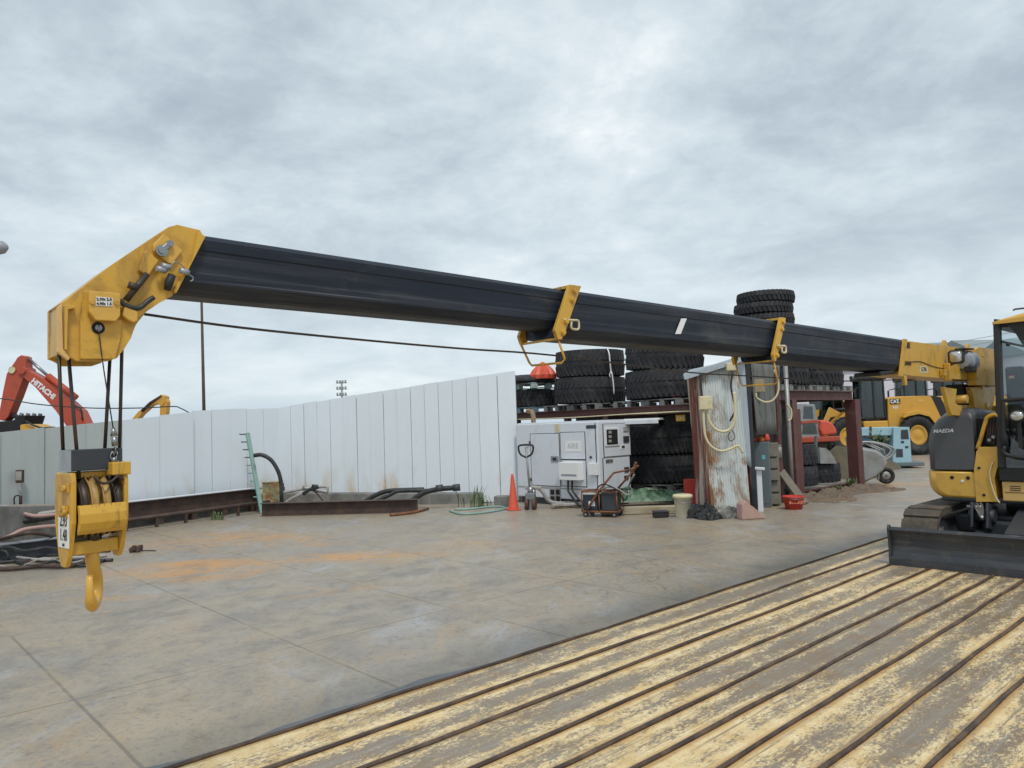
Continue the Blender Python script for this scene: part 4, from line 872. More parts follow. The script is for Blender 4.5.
_L = (G(66, 553.5)-G(-90, 574)).length; g = MB(); g.box((_L/2, 0, .256), (_L-.02, .19, .012)); g.build('bright_edge', ALU, bpy.data.objects['steel_beam.002'])
t = hbeam('steel_beam', 'thin black steel beam behind the coiled cables on the far left', G(-60, 548)+Vector((0, .0, 0)), G(70, 534), .26, .15, DRK)
# hoses, pipes on the left
def hose(name, label, cat, pts, r, m, k=6, group=None, n=10):
    g = MB(); g.tube(smoothpts(pts, k), r, n); return tag(g.build(name, m), label, cat, group)
def gp(px, py, z): return G(px, py, z)
hose('pink_hose', 'pink rubber hose arching over the black pipe at the left edge', 'hose', [at(-40, 525, 12.4), at(-4, 522, 12.3), at(8, 515.5, 12.2), at(22, 513.5, 12.2), at(36, 516, 12.2), at(60, 514, 12.4)], .03, PINKH)
hose('grey_pipe', 'grey pipe with black joint running towards the hook block at the left', 'pipe', [at(-60, 528, 11.9), at(0, 519, 12.1), at(40, 514.5, 12.5), at(64, 511, 12.8)], .045, PIPEG, 4)
hose('black_pipe', 'thick black pipe lying under the pink hose at the left edge', 'pipe', [at(-60, 531, 11.8), at(0, 524, 12.0), at(60, 515, 12.6)], .06, HOSE, 4)
hose('pink_hose', 'second pink hose sagging low beside the grey concrete footing', 'hose', [at(-30, 548, 11.4), at(5, 538, 11.8), at(22, 530, 12.0), at(40, 527, 12.2), at(66, 525, 12.5)], .03, PINKH)
for i in range(6):
    rnd = random.Random(i); y0 = 555 + i*2.3
    pts = [G(-70 + rnd.uniform(-8, 8), y0+8+rnd.uniform(-2, 2), .02+.012*i)] + [G(x, y0 + rnd.uniform(-3, 3) - (x*.045), .015+.012*(i % 3)) for x in (-20, 10, 40, 70)] + [G(100 + rnd.uniform(-6, 14), y0-4-4*(i % 2), .02)]
    hose('ground_cable', ['thick brown cable on the ground left of the hook', 'thin dark cable on the ground left of the hook', 'grey cable on the ground left of the hook', 'bent rusty wire on the ground left of the hook', 'black cable nearest to the dark beam', 'brown cable nearest to the camera at the left edge'][i], 'cable', pts, [.03, .018, .022, .016, .026, .03][i], [RUST, HOSE, PIPEG, RUST, HOSE, RUST][i], 5)
for i, (pts, r, m, lab) in enumerate((
    ([G(-30, 566, .03), G(8, 560, .03), G(30, 566, .03), G(58, 561, .03), G(84, 566, .03), G(104, 560, .03)], .02, HOSE, 'wavy black hose nearest to the hook on the ground at the left'),
    ([G(-20, 550, .27), G(6, 547, .29), G(24, 551, .27), G(48, 548, .28), G(66, 552, .05)], .022, HOSE, 'black hose lying on top of the dark beam at the left edge'),
    ([G(-20, 545, .05), G(14, 536, .35), G(34, 533, .40), G(62, 538, .2)], .028, RUST, 'rusty bent bar arching behind the dark beam at the left'),
    ([G(-10, 563, .05), G(16, 568, .03), G(44, 558, .05), G(70, 563, .03), G(96, 556, .03)], .014, PIPEG, 'thin grey wire winding between the ground cables at the left'))):
    hose('tangled_hose', lab, 'hose', pts, r, m, 6)
g = MB(); c_ = G(2, 557, .09); g.tube([c_ + Vector((.09*math.cos(a*.5), 0, .09*math.sin(a*.5))) for a in range(13)], .02, 8, closed=True)
tag(g.build('black_ring', HOSE), 'black rubber ring standing against the beam at the left edge', 'ring')
# loose clump on the plates
t = T('rubber_scrap', 'small dark scrap of rubber lying alone on the steel plates', 'scrap', G(136, 552), 0)
g = MB(); rnd = random.Random(4)
for k in range(9): g.box((rnd.uniform(-.07, .07), rnd.uniform(-.05, .05), rnd.uniform(.02, .07)), (.08, .06, .05), (rnd.random()*3, rnd.random()*3, rnd.random()*3), .01)
g.tube(smoothpts([(.06, 0, .02), (.17, .03, .012), (.3, .0, .01)], 4), .008, 6); g.build('scrap', RUST, t)

# ------------------------------------------------------------------ peg rack, rusty box, hoses by the fence
b_ = G(262, 513.5); tp = at(247.5, 433, b_.y+.45)
t = T('peg_rack', 'leaning pale green steel post with rows of pegs by the fence', 'rack', b_, 0)
g = MB(); g.bar((0, 0, 0), tp-b_, .085, .05, .004); g.build('post', TEAL, t)
for k in range(9):
    f = .985 - .098*k; p = (tp-b_)*f; g = MB(); g.tube([p+Vector((.03, 0, 0)), p+Vector((-.16+.008*k, -.03, .0)), p+Vector((-.175+.008*k, -.03, .012))], .013, 8); g.build('peg', TEAL if k > 3 else DRK, t)
p = G(268, 511.5)
t = T('oil_tank', 'rusty yellow-green square tank beside the green peg rack', 'tank', p + Vector((.02, .3, 0)), R(14))
g = MB(); g.box((0, 0, .09), (.56, .42, .18), None, .01); g.build('base', RUST, t)
g = MB(); g.box((0, 0, .40), (.42, .36, .44), None, .015); g.box((0, 0, .63), (.44, .38, .02), None, .004); g.build('tank_body', OLIVE, t)
g = MB(); g.box((.235, -.1, .45), (.06, .06, .12), None, .01); g.cyl((.235, -.1, .51), (.235, -.1, .6), .015, 8); g.build('tap', RUST, t)
hose('black_hose', 'black hose arching up behind the rusty tank', 'hose', [at(254, 455.5, 16.4), at(262, 455, 16.4), at(271, 460, 16.4), at(278, 471, 16.4), at(281, 483, 16.4), at(281.5, 500, 16.4), G(282, 508, .05)], .045, HOSE)
for i, (pts, r, m, lab) in enumerate((
    ([(281, 493), (300, 489.5), (325, 486.5), (328, 490)], .035, PIPEG, 'grey pipe lying on the footing right of the rusty tank'),
    ([(303, 487.5), (315, 490), (328, 492)], .05, CAGE, 'thick grey pipe end lying on the footing'),
    ([(283, 505), (291, 499), (301, 494), (314, 488)], .035, PIPEG, 'pale bent pipe leaning on the footing'),
    ([(313, 489), (320, 497), (326, 505)], .018, RUST, 'thin rusty rod leaning against the footing'),
    ([(303, 494), (310, 489.5), (318, 487), (312, 486)], .04, HOSE, 'black hose end on the grey pipes'))):
    hose('bent_pipe', lab, 'pipe', [at(x, y, 16.75-.05*i) for x, y in pts], r, m, 5)
for i, (pts, r, lab) in enumerate((
    ([(364, 502), (376, 495), (388, 491), (408, 490), (424, 489.5)], .05, 'thick black hose curling along the footing of the long fence'),
    ([(377, 501), (388, 496), (400, 491), (428, 490.5)], .04, 'second black hose lying below the thick one at the fence'),
    ([(408, 504), (417, 497), (426, 492), (440, 489), (459, 487.5)], .055, 'long black hose with steel end pointing right at the fence'))):
    hose('hydraulic_hose', lab, 'hose', [at(x, y, 16.3-.12*i) for x, y in pts], r, HOSE, 6)
for (q0, q1, lab) in (((436, 488.7), (443, 487.8), 'dark steel coupling in the middle of the long black hose'), ((453, 488), (460, 487.2), 'dark steel coupling at the right end of the long black hose')):
    g = MB(); g.cyl(at(*q0, 16.0), at(*q1, 16.0), .075, 14); tag(g.build('hose_coupling', DRK), lab, 'coupling')
hose('timber_strip', 'thin rusty strip on the ground at the end of the rusty beam', 'strip', [G(390, 515, .03), G(412, 512.5, .03), G(428, 508.5, .03)], .03, RUSTO, 3)
hose('garden_hose', 'faded green hose looped on the ground below the fence weeds', 'hose', [G(450, 511, .02), G(462, 514, .02), G(480, 513, .02), G(498, 510.5, .02), G(505, 508, .02), G(495, 506.5, .02), G(470, 509, .02), G(455, 509.5, .02)], .022, TEAL)
# weeds, each tuft a plant
def weed(px, py, h, n, label, seed):
    rnd = random.Random(seed); g = MB(); p0 = G(px, py)
    for k in range(n):
        a = rnd.random()*2*PI; l = h*rnd.uniform(.4, 1.); bx, by = rnd.uniform(-.12, .12), rnd.uniform(-.06, .06); w = rnd.uniform(.004, .009); out = rnd.uniform(.1, .6)*l
        d = Vector((math.cos(a), math.sin(a), 0)); s_ = Vector((-d.y, d.x, 0))*w; o = p0 + Vector((bx, by, 0))
        pts = [o + d*(out*t*t) + Vector((0, 0, l*t)) for t in (0, .4, .75, 1)]
        vs = g._v([pts[0]-s_, pts[0]+s_, pts[1]+s_*1.3, pts[1]-s_*1.3, pts[2]+s_, pts[2]-s_, pts[3]])
        for f in ((0, 1, 2, 3), (3, 2, 4, 5), (5, 4, 6)): g._f([vs[q] for q in f])
        if k % 3 == 0:
            for q in range(3):
                c = pts[1].lerp(pts[3], q/3) ; e = Vector((rnd.uniform(-1, 1), rnd.uniform(-1, 1), rnd.uniform(.2, 1))).normalized()*rnd.uniform(.03, .06); f2 = Vector((-e.y, e.x, 0))*.4
                g._f(g._v([c, c+e*.5+f2, c+e, c+e*.5-f2]))
    o = g.build('weed', LEAF); return tag(o, label, 'plant')
weed(476, 507, .52, 30, 'tall weeds growing from the footing at the right end of the fence', 1)
weed(487, 506, .26, 22, 'low weeds at the foot of the fence next to the tall ones', 2)
weed(460, 507, .42, 8, 'thin weed stalks left of the tall fence weeds', 3)
weed(218, 520, .2, 30, 'small green weed under the raised rusty beam', 4)
weed(852, 489.5, .3, 70, 'grass tuft at the foot of the last rack post', 5)
weed(836, 493, .18, 40, 'short grass in front of the tyre rack', 6)
weed(748, 517, .14, 30, 'bit of moss and weed by the pink stone', 8)

# ------------------------------------------------------------------ beyond the fence
b0 = at(205, 415, 18.5); tpp = at(201.5, 298, 18.5)
t = T('steel_pole', 'thin dark steel pole standing behind the white fence', 'pole', (b0.x, b0.y, 0), 0)
g = MB(); g.tube([(0, 0, 0), (tpp.x-b0.x, 0, tpp.z)], [.05, .03], 10); g.build('shaft', RUST, t); g = MB(); g.box((0, 0, .02), (.3, .3, .04), None, .005); g.build('base_plate', RUST, t); g = MB(); g.cyl((0, 0, 2.05), (0, 0, 2.2), .07, 10); g.build('clamp', DRK, t)
hose('overhead_cable', 'thin overhead cable hanging across the sky above the left fence', 'cable', [at(-60, 394, 16.2), at(0, 398.5, 16.2), at(40, 404.5, 16.2), at(90, 408, 16.2), at(140, 408, 16.2), at(172, 406.5, 16.2), at(180, 408, 16.2), at(193.5, 415, 16.2)], .012, HOSE, 6)
# floodlight mast far away, its haze put into the pale grey colour
t = T('floodlight_mast', 'tiny floodlight mast far behind the long white fence', 'mast', (at(342, 400, 90).x, 90, 0), 0)
zz = at(342, 388, 90).z
g = MB(); g.tube([(0, 0, 0), (0, 0, zz+.8)], [.2, .1], 8); g.build('mast_pole', PIPEG, t)
for k in range(3):
    g = MB(); g.box((0, 0, zz-.9+k*.75), (1.3, .08, .08)); g.build('lamp_bar', PIPEG, t)
    g = MB()
    for q in range(4): g.box((-.5+q*.33, -.15, zz-.72+k*.75), (.2, .2, .3), None, .02)
    g.build('floodlight', ALU, t)
# street lamp whose head just enters the picture at the left edge
hp = at(-2, 247.5, 7.5)
t = T('street_lamp', 'grey rounded lamp head at the left edge of the sky', 'lamp', (hp.x-1.3, 7.5, 0), 0)
g = MB(); g.tube(smoothpts([(0, 0, 0), (0, 0, hp.z-.3), (.15, 0, hp.z+.0), (.6, 0, hp.z+.05), (1.0, 0, hp.z)], 5), .04, 10); g.build('pole', ALU, t)
g = MB(); m = Matrix.Translation((1.15, 0, hp.z)) @ Matrix.Rotation(PI/2, 4, 'Y')
g.lathe([(.01, -.26), (.05, -.2), (.075, -.08), (.08, .1), (.065, .2), (.03, .24), (.005, .25)], m, 20); g.build('lamp_head', mat('grey_lamp_housing', (.30, .31, .35), .4), t)

# red excavator behind the fence
DH = 24.
def wp(px, py, D=DH): p = at(px, py, D); return (p.x, p.z)
ex = T('excavator', 'red excavator with raised folded boom behind the left fence', 'excavator', (at(45, 415, DH).x, DH, 0), 0)
ox = ex.location.x
W_ = lambda u, v, t: (u-ox, t, v)
def pp(pts, D=DH): return [wp(x, y, D) for x, y in pts]
g = MB(); g.prism(pp([(25, 368), (29, 369.5), (46, 378.5), (60, 391), (76, 404), (84, 410.5), (91, 426), (97, 445), (97, 470), (84, 470), (78, 440), (70, 424), (60, 411), (40, 387), (28, 377.5), (24, 374)]), W_, -.22, .22, .02); bo = g.build('boom', HRED, ex)
g = MB(); g.prism(pp([(17, 366), (21, 358), (25, 355.5), (28.5, 357), (29.5, 369), (27, 378), (20, 397), (12, 417), (8, 421), (3, 420), (2.5, 415), (7, 392), (10.5, 374)]), W_, -.19, .19, .02); ar = g.build('arm', HRED, ex)
g = MB(); x, z = wp(16.5, 370.5); g.cyl((x-ox, -.2, z), (x-ox, -.24, z), .11, 18); g.build('arm_pin', CREAM, ar)
g = MB(); x, z = wp(27, 371); g.cyl((x-ox, -.28, z), (x-ox, .28, z), .12, 18); g.build('boom_pin', HRED, ar)
def rod(par, a, b_, c, r0, r1):
    g = MB(); A, B, C_ = (wp(*q) for q in (a, b_, c)); g.tube([(A[0]-ox, 0-.0, A[1]), (B[0]-ox, 0, B[1])], r0, 10); g.build('cylinder_rod', STEEL, par)
    g = MB(); g.tube([(B[0]-ox, 0, B[1]), (C_[0]-ox, 0, C_[1])], r1, 12); g.build('cylinder_barrel', HRED, par)
rod(bo, (29, 359), (48, 376), (76, 398), .05, .11)
rod(ar, (2, 412), (6, 398), (11, 376), .05, .10)
ang = math.atan2(-(wp(58, 397.5)[1]-wp(38, 381.5)[1]), wp(58, 397.5)[0]-wp(38, 381.5)[0])
x, z = wp(47.5, 389.2); tx = text('lettering', 'HITACHI', .235, WINK, bo, (x-ox, -.2225, z), (PI/2, ang, 0), bold=.012, sx=1.0)
g = MB(); x1, z1 = wp(78, 405); x2, z2 = wp(87, 420)
g.tube(smoothpts([(x1-ox, -.25, z1), ((x1+x2)/2-ox+.1, -.26, (z1+z2)/2+.1), (x2-ox, -.25, z2)], 4), .03, 8); g.build('boom_hose', HOSE, bo)
bk = [(2, 424), (10, 421.5), (24, 421), (29, 415.5), (36, 415.5), (33, 425), (28.5, 431), (12, 433), (4, 430)]
g = MB(); g.prism(pp(bk), W_, -.5, .5, .02); bu = g.build('bucket', DARKIN, ex)
g = MB()
for k in range(4):
    x, z = wp(30+k*.6, 416); g.box((x-ox, -.42+.28*k, z+.03), (.10, .08, .12), (0, R(20), 0), .01)
g.build('bucket_teeth', STEEL, bu)
g = MB(); A, B = wp(12, 414), wp(25, 422); g.bar((A[0]-ox, 0, A[1]), (B[0]-ox, 0, B[1]), .2, .1, .01); g.build('bucket_link', BLKR, ex)
g = MB(); g.box((3.4, 0, 1.15), (3.0, 2.5, .9), None, .1); g.build('house', HRED, ex)
g = MB(); g.box((2.3, -.75, 1.3), (1.2, 1.0, 1.1), None, .08); g.build('cab', GLASSD, ex)
for s_ in (-1, 1):
    g = MB(); g.prism([(1.6+.35*math.cos(a*PI/8+PI/2), .36+.35*math.sin(a*PI/8+PI/2)) for a in range(9)] + [(4.6+.35*math.cos(a*PI/8-PI/2), .36+.35*math.sin(a*PI/8-PI/2)) for a in range(9)], xz, s_*1.0-.25, s_*1.0+.25); g.build('crawler_track', TRKM, ex)
# yellow machine parts just above the fence, left
def far_boom(px_list, D, label, th=.18, hidden=None):
    t = T('excavator', label, 'excavator', (at(px_list[0][0], px_list[0][1], D).x, D, 0), 0); o_ = t.location.x
    g = MB(); g.prism([(at(x, y, D).x-o_, at(x, y, D).z) for x, y in px_list], xz, -th, th, .015); g.build('boom', LYEL, t); return t, o_
t, o_ = far_boom([(126, 427), (134, 419.5), (140, 412), (158, 398), (163, 395), (167.5, 396.5), (167, 403), (163, 407), (160, 403), (153, 405), (143, 414), (133, 428)], 30., 'yellow excavator boom tip showing just above the white fence')
g = MB(); g.prism([(at(x, y, 30).x-o_, at(x, y, 30).z) for x, y in [(162, 394.5), (166, 395.5), (169, 402), (168, 412), (166, 420), (165, 440), (160, 440), (161.5, 415)]], xz, -.15, .15, .015); g.build('arm', LYEL, t)
g = MB(); g.tube([tuple(Vector((at(x, y, 29.7).x-o_, -.2, at(x, y, 29.7).z))) for x, y in ((141, 411), (149, 403), (160, 395.5))], [.07, .06, .035], 8); g.build('arm_cylinder', ROPE, t)
g = MB(); g.box((-1.6, 0, .9), (2.6, 2.2, 1.0), None, .1); g.build('house', LYEL, t); g = MB(); g.box((-1.4, 0, .25), (3.0, 2.2, .5), None, .1); g.build('track_unit', TRKM, t)
t, o_ = far_boom([(31, 425), (36, 424), (44, 427), (50, 432), (50, 445), (31, 445)], 22.5, 'yellow machine top peeping over the grey fence beside the red excavator', .5)
g = MB(); g.tube([(at(x, y, 22.3).x-o_, -.55, at(x, y, 22.3).z) for x, y in ((33, 421), (40, 425), (49, 428), (62, 427.5))], .03, 8); g.build('grab_rail', HOSE, t)
g = MB(); g.box((.3, .4, .7), (1.2, 2.0, 1.4), None, .1); g.build('house', LYEL, t)

# ------------------------------------------------------------------ white generator
gl = G(601, 508.5)
gen = T('generator', 'white box generator on skids standing in front of the tyre rack', 'generator', gl, GRID)
GL, GW, GH0, GH1 = 2.42, 1.0, .14, 1.74
g = MB(); g.box((-GL/2, GW/2, (GH0+GH1)/2), (GL, GW, GH1-GH0), None, .02); body = g.build('body', WHT, gen)
g = MB(); g.box((-GL/2, .12, .07), (GL-.1, .12, .139)); g.box((-GL/2, GW-.12, .07), (GL-.1, .12, .139)); g.build('skid', DRK, gen)
g = MB(); g.box((-GL/2, GW/2, GH1+.012), (GL-.06, GW-.06, .024), None, .01); g.build('roof_panel', WHT, gen)
def gx(px): # pixel column -> local x on the long face
    d = ray(px, 470); n_ = AX; t = (gl.dot(n_))/(d.dot(n_) ) ; p = d*t; return (p-Vector((gl.x, gl.y, 0))).dot(LA)
def gz(px, py):
    d = ray(px, py); t = gl.dot(AX)/(d.dot(AX)); return CH + d.z*t
def gface(name, px0, py0, px1, py1, m, th=.012, par=gen, out=.0):
    x0, x1 = gx(px0), gx(px1); pm = (px0+px1)/2; z0, z1 = gz(pm, py1), gz(pm, py0)
    g = MB(); g.box(((x0+x1)/2, -th/2-out, (z0+z1)/2), (x1-x0, th, z1-z0), None, min(.006, th*.4)); return g.build(name, m, par)
for args in ((532, 434, 560, 485.5), (562, 432.5, 586, 459), (562, 460.5, 586, 486)):
    f = gface('door_gap', args[0]-.7, args[1]-.7, args[2]+.7, args[3]+.7, DRK, .004, gen, .001); gface('door', *args, WHT, .014, f)
h_ = gface('door_latch', 552, 456, 559.5, 462, ALU, .012, gen, .014); gface('latch_recess', 554, 457.5, 557.5, 460.5, BLKR, .004, h_, .026)
gface('maker_plate', 566.5, 441, 582.5, 451.5, WHTP, .006, gen, .014)
x_ = (gx(566.5)+gx(582.5))/2; text('lettering', 'AIRE', .15, mat('faint_lettering', (.50, .51, .53), .6), gen, (x_, -.0215, gz(574, 446)), ROT_NY, bold=.002)
f = gface('junction_box', 564.5, 462, 584, 479.5, WHTP, .16, gen, .014)
x0, x1 = gx(566), gx(583); z0 = gz(574, 474.5); g = MB(); g.box(((x0+x1)/2, -.177, z0), (x1-x0-.05, .004, .035)); g.build('label_strip', ALU, f)
for k, (pxa, pxb) in enumerate(((571, 577), (575, 582))):
    p = Vector((gx(pxa), -.1, gz(pxa, 480))); q = Vector((gx(pxb), -.14, gz(pxb, 498))); g = MB(); g.tube(smoothpts([p, p+Vector((.01, -.02, -.18)), (p+q)/2+Vector((0, -.06, -.05)), q, q+Vector((.25, -.1, -.12))], 4), .022, 8); g.build('power_cable', HOSE, gen)
gface('pillar_seam', 596.6, 423, 597.4, 490, DRK, .004, gen, .001)
f = gface('meter_cover', 590, 463, 599, 475, WHTP, .06, gen)
gface('round_lock', 590.5, 456, 592.5, 458.5, DRK, .02, gen)
v_ = gface('vent_frame', 549, 488, 560, 503, PIPEG, .01, gen, .001)
for k in range(2):
    for j in range(2): gface('vent_slot', 550 + 5.4*k, 489.5+6.5*j, 553.8+5.4*k, 494.5+6.5*j, DARKIN, .006, v_, .01)
f = gface('emblem', 588, 425, 598, 428.5, DRK, .008, gen)
gface('stained_strap', 556.5, 424, 561, 432, CREAM, .006, gen, .001); gface('stain_strip', 560.2, 433, 563, 452, mat('yellowed_paint', (.45, .40, .28), .6, dirt=(.3, .22, .1)), .004, gen, .0)
gface('door_hinge', 530.5, 441, 532, 444, DRK, .02, gen, .005); gface('door_hinge', 530.5, 478, 532, 481, DRK, .02, gen, .005)
gface('bottom_rail', 517, 487.5, 599, 489, PIPEG, .004, gen, .001)
g = MB(); xe = gx(525.5); g.tube(smoothpts([(xe, .3, 1.74), (xe, .3, 1.9), (xe-.03, .3, 2.0), (xe-.13, .3, 2.03), (xe-.18, .3, 2.03)], 4), .055, 14); g.build('exhaust_pipe', mat('rusty_exhaust', (.30, .24, .16), .7, dirt=(.2, .09, .04), damt=(.4, .6)), gen)
# control panel on the end face (local +x): px 601..633
def ey(px, py): d = ray(px, py); t = gl.dot(LA)/(d.dot(LA)); p = d*t; return ((p-Vector((gl.x, gl.y, 0))).dot(AX), CH+d.z*t)
def eface(name, px0, py0, px1, py1, m, th=.012, out=0., par=gen):
    y0, _ = ey(px0, py0); y1, _ = ey(px1, py0); pm = (px0+px1)/2; z1 = ey(pm, py0)[1]; z0 = ey(pm, py1)[1]
    g = MB(); g.box((th/2+out, (y0+y1)/2, (z0+z1)/2), (th, abs(y1-y0), abs(z1-z0)), None, min(.006, th*.4)); return g.build(name, m, par)
f = eface('panel_gap', 602.2, 423.5, 629.8, 456.5, DRK, .004, .001); eface('control_door', 603, 424, 629, 456, WHT, .014, 0, f)
f = eface('panel_gap', 602.2, 457, 629.8, 491, DRK, .004, .001); eface('lower_door', 603, 457.6, 629, 490, WHT, .014, 0, f)
f = eface('gauge_frame', 603.5, 427.5, 618, 446, WHTP, .02, .014); s_ = eface('gauge_window', 605, 429.5, 616, 444.5, DARKIN, .006, .034, f)
for k in range(3): eface('gauge', 607, 431+4.4*k, 610, 433.6+4.4*k, PIPEG, .004, .04, s_)
eface('round_switch', 622.5, 426.5, 627, 431.5, PIPEG, .02, .014); eface('socket_cover', 622.5, 436, 628, 442.5, DRK, .02, .014); f = eface('warning_label', 619, 444.5, 625.5, 449, WHTP, .004, .014)
eface('label_symbol', 621, 445.6, 624, 448.2, DRK, .003, .018, f)
f = eface('name_label', 605, 459, 612.5, 463.5, PIPEG, .004, .014)
y_, z_ = ey(608.7, 461.2); text('lettering', '60kVA', .085, INK, f, (.0185, y_, z_), ROT_PX, bold=.003, sx=.9)
eface('cable_hatch', 623.5, 467, 628, 472, DRK, .02, .014); eface('cable_hatch', 623.5, 475.5, 627.5, 479.5, DARKIN, .02, .014)

# ------------------------------------------------------------------ cone, pallet jack, battery cart
p = G(513.5, 510)
t = T('traffic_cone', 'red traffic cone standing left of the pallet jack', 'traffic cone', p, R(20))
g = MB(); g.lathe([(.105, .03), (.10, .05), (.03, .69), (.024, .725), (.01, .73)], None, 28); g.build('cone_body', ORR, t)
g = MB(); g.box((0, 0, .0175), (.26, .26, .035), None, .012); g.build('base', ORR, t)
p = G(531, 509.5)
t = T('pallet_jack', 'worn grey hand pallet jack parked against the white generator', 'pallet jack', p, R(-12))
for s_ in (-.075, .075):
    g = MB(); g.cyl((s_-.035, 0, .115), (s_+.035, 0, .115), .115, 24); g.build('steer_wheel', mat('worn_brown_wheel', (.10, .05, .035), .6), t)
g = MB(); g.box((0, 0, .27), (.20, .16, .14), None, .02); g.cyl((0, 0, .3), (0, 0, .46), .06, 16); g.cyl((.05, .05, .25), (.05, .05, .40), .05, 12); g.box((0, 0, .12), (.06, .06, .3)); g.build('pump', STEEL, t)
g = MB(); g.tube(smoothpts([(.0, .05, .44), (.14, .06, .43), (.24, .10, .34), (.32, .16, .18), (.45, .24, .10), (.62, .34, .08)], 4), .04, 10); g.box((.05, .1, .43), (.34, .16, .06), None, .02); g.build('frame', PIPEG, t)
g = MB(); g.tube([(0, -.03, .36), (-.05, -.06, 1.27)], .024, 10); hd = g.build('handle_shaft', CAGE, t)
g = MB(); g.tube(smoothpts([(-.05, -.06, 1.06), (-.16, -.06, 1.12), (-.20, -.06, 1.22), (-.185, -.06, 1.30), (-.05, -.06, 1.315), (.085, -.06, 1.30), (.10, -.06, 1.22), (.06, -.06, 1.12), (-.05, -.06, 1.06)], 4), .02, 8); g.build('handle_loop', BLKR, hd)
g = MB(); g.tube([(-.05, -.06, 1.26), (.0, -.08, 1.27)], .012, 8); g.build('release_lever', STEEL, hd)
for s_ in (-.17, .17):
    g = MB(); g.box((.95, .45+s_, .075), (1.15, .15, .05), (0, 0, R(22)), .01); g.build('fork', PIPEG, t)
p = G(603, 516)
ct = T('battery_cart', 'rusty low battery cart with push handle in front of the generator', 'cart', p, R(-24))
g = MB()
for z in (.10, .46):
    g.tube([(-.33, -.2, z), (.33, -.2, z), (.33, .22, z), (-.33, .22, z)], .016, 6, closed=True)
for x in (-.33, .0, .33):
    for y in (-.2, .22): g.tube([(x, y, .10), (x, y, .46)], .014, 6)
g.build('frame', RUSTO, ct)
g = MB(); g.box((0, .01, .115), (.66, .42, .012)); g.build('floor_plate', RUST, ct)
for x in (-.27, .27):
    for y in (-.17, .19):
        g = MB(); g.cyl((x-.0, y-.022, .05), (x, y+.022, .05), .05, 18); w_ = g.build('wheel', BLKR, ct); g = MB(); g.cyl((x, y-.024, .05), (x, y+.024, .05), .022, 12); g.build('hub', CAGE, w_)
g = MB(); g.tube(smoothpts([(-.22, -.22, .14), (.0, -.23, .46), (.30, -.22, .80)], 2), .021, 8); g.tube([(.30, -.22, .80), (.62, -.1, .86)], .018, 8); g.tube([(.22, .22, .46), (.62, .1, .86)], .02, 8); g.tube([(.60, -.16, .85), (.66, .16, .90)], .022, 8); g.bar((.58, .0, .78), (.66, .02, .98), .05, .05, .008); g.build('push_handle', RUSTO, ct)
for x, m, lab in ((-.18, BLUEP, 'left'), (.17, DRK, 'right')):
    bt_ = T('battery', 'large black battery with white label, %s one on the rusty cart' % lab, 'battery', p + Matrix.Rotation(R(-24), 3, 'Z') @ Vector((x, 0, .122)), R(-24))
    g = MB(); g.box((0, 0, .14), (.28, .34, .28), None, .01); g.build('case', m, bt_)
    g = MB(); g.box((0, 0, .295), (.29, .35, .03), None, .008); g.build('lid', WHTP if lab == 'left' else DRK, bt_)
    if lab == 'left':
        g = MB(); g.box((.03, -.1715, .12), (.12, .003, .09)); g.build('label', WHTP, bt_)
    g = MB(); g.cyl((-.08, -.1, .31), (-.08, -.1, .34), .02, 10); g.cyl((.08, -.1, .31), (.08, -.1, .34), .02, 10); g.build('terminal', STEEL, bt_)
for i in range(3):
    rnd = random.Random(i+20); M_ = Matrix.Rotation(R(-24), 3, 'Z')
    pts = [p + M_ @ Vector(q) for q in ((-.1+.1*i, -.1, .47), (.1+.1*i, -.24, .60-.05*i), (.36, -.25+.1*i, .5), (.46+.05*i, -.1, .3+.1*i), (.5, .05, .55), (.62, .0, .80-.04*i))]
    hose('jumper_cable', ['black jumper cable hanging on the cart handle', 'thin grey jumper cable draped over the battery cart', 'second black jumper cable looped below the cart handle'][i], 'cable', pts, .013, [HOSE, PIPEG, HOSE][i], 6)

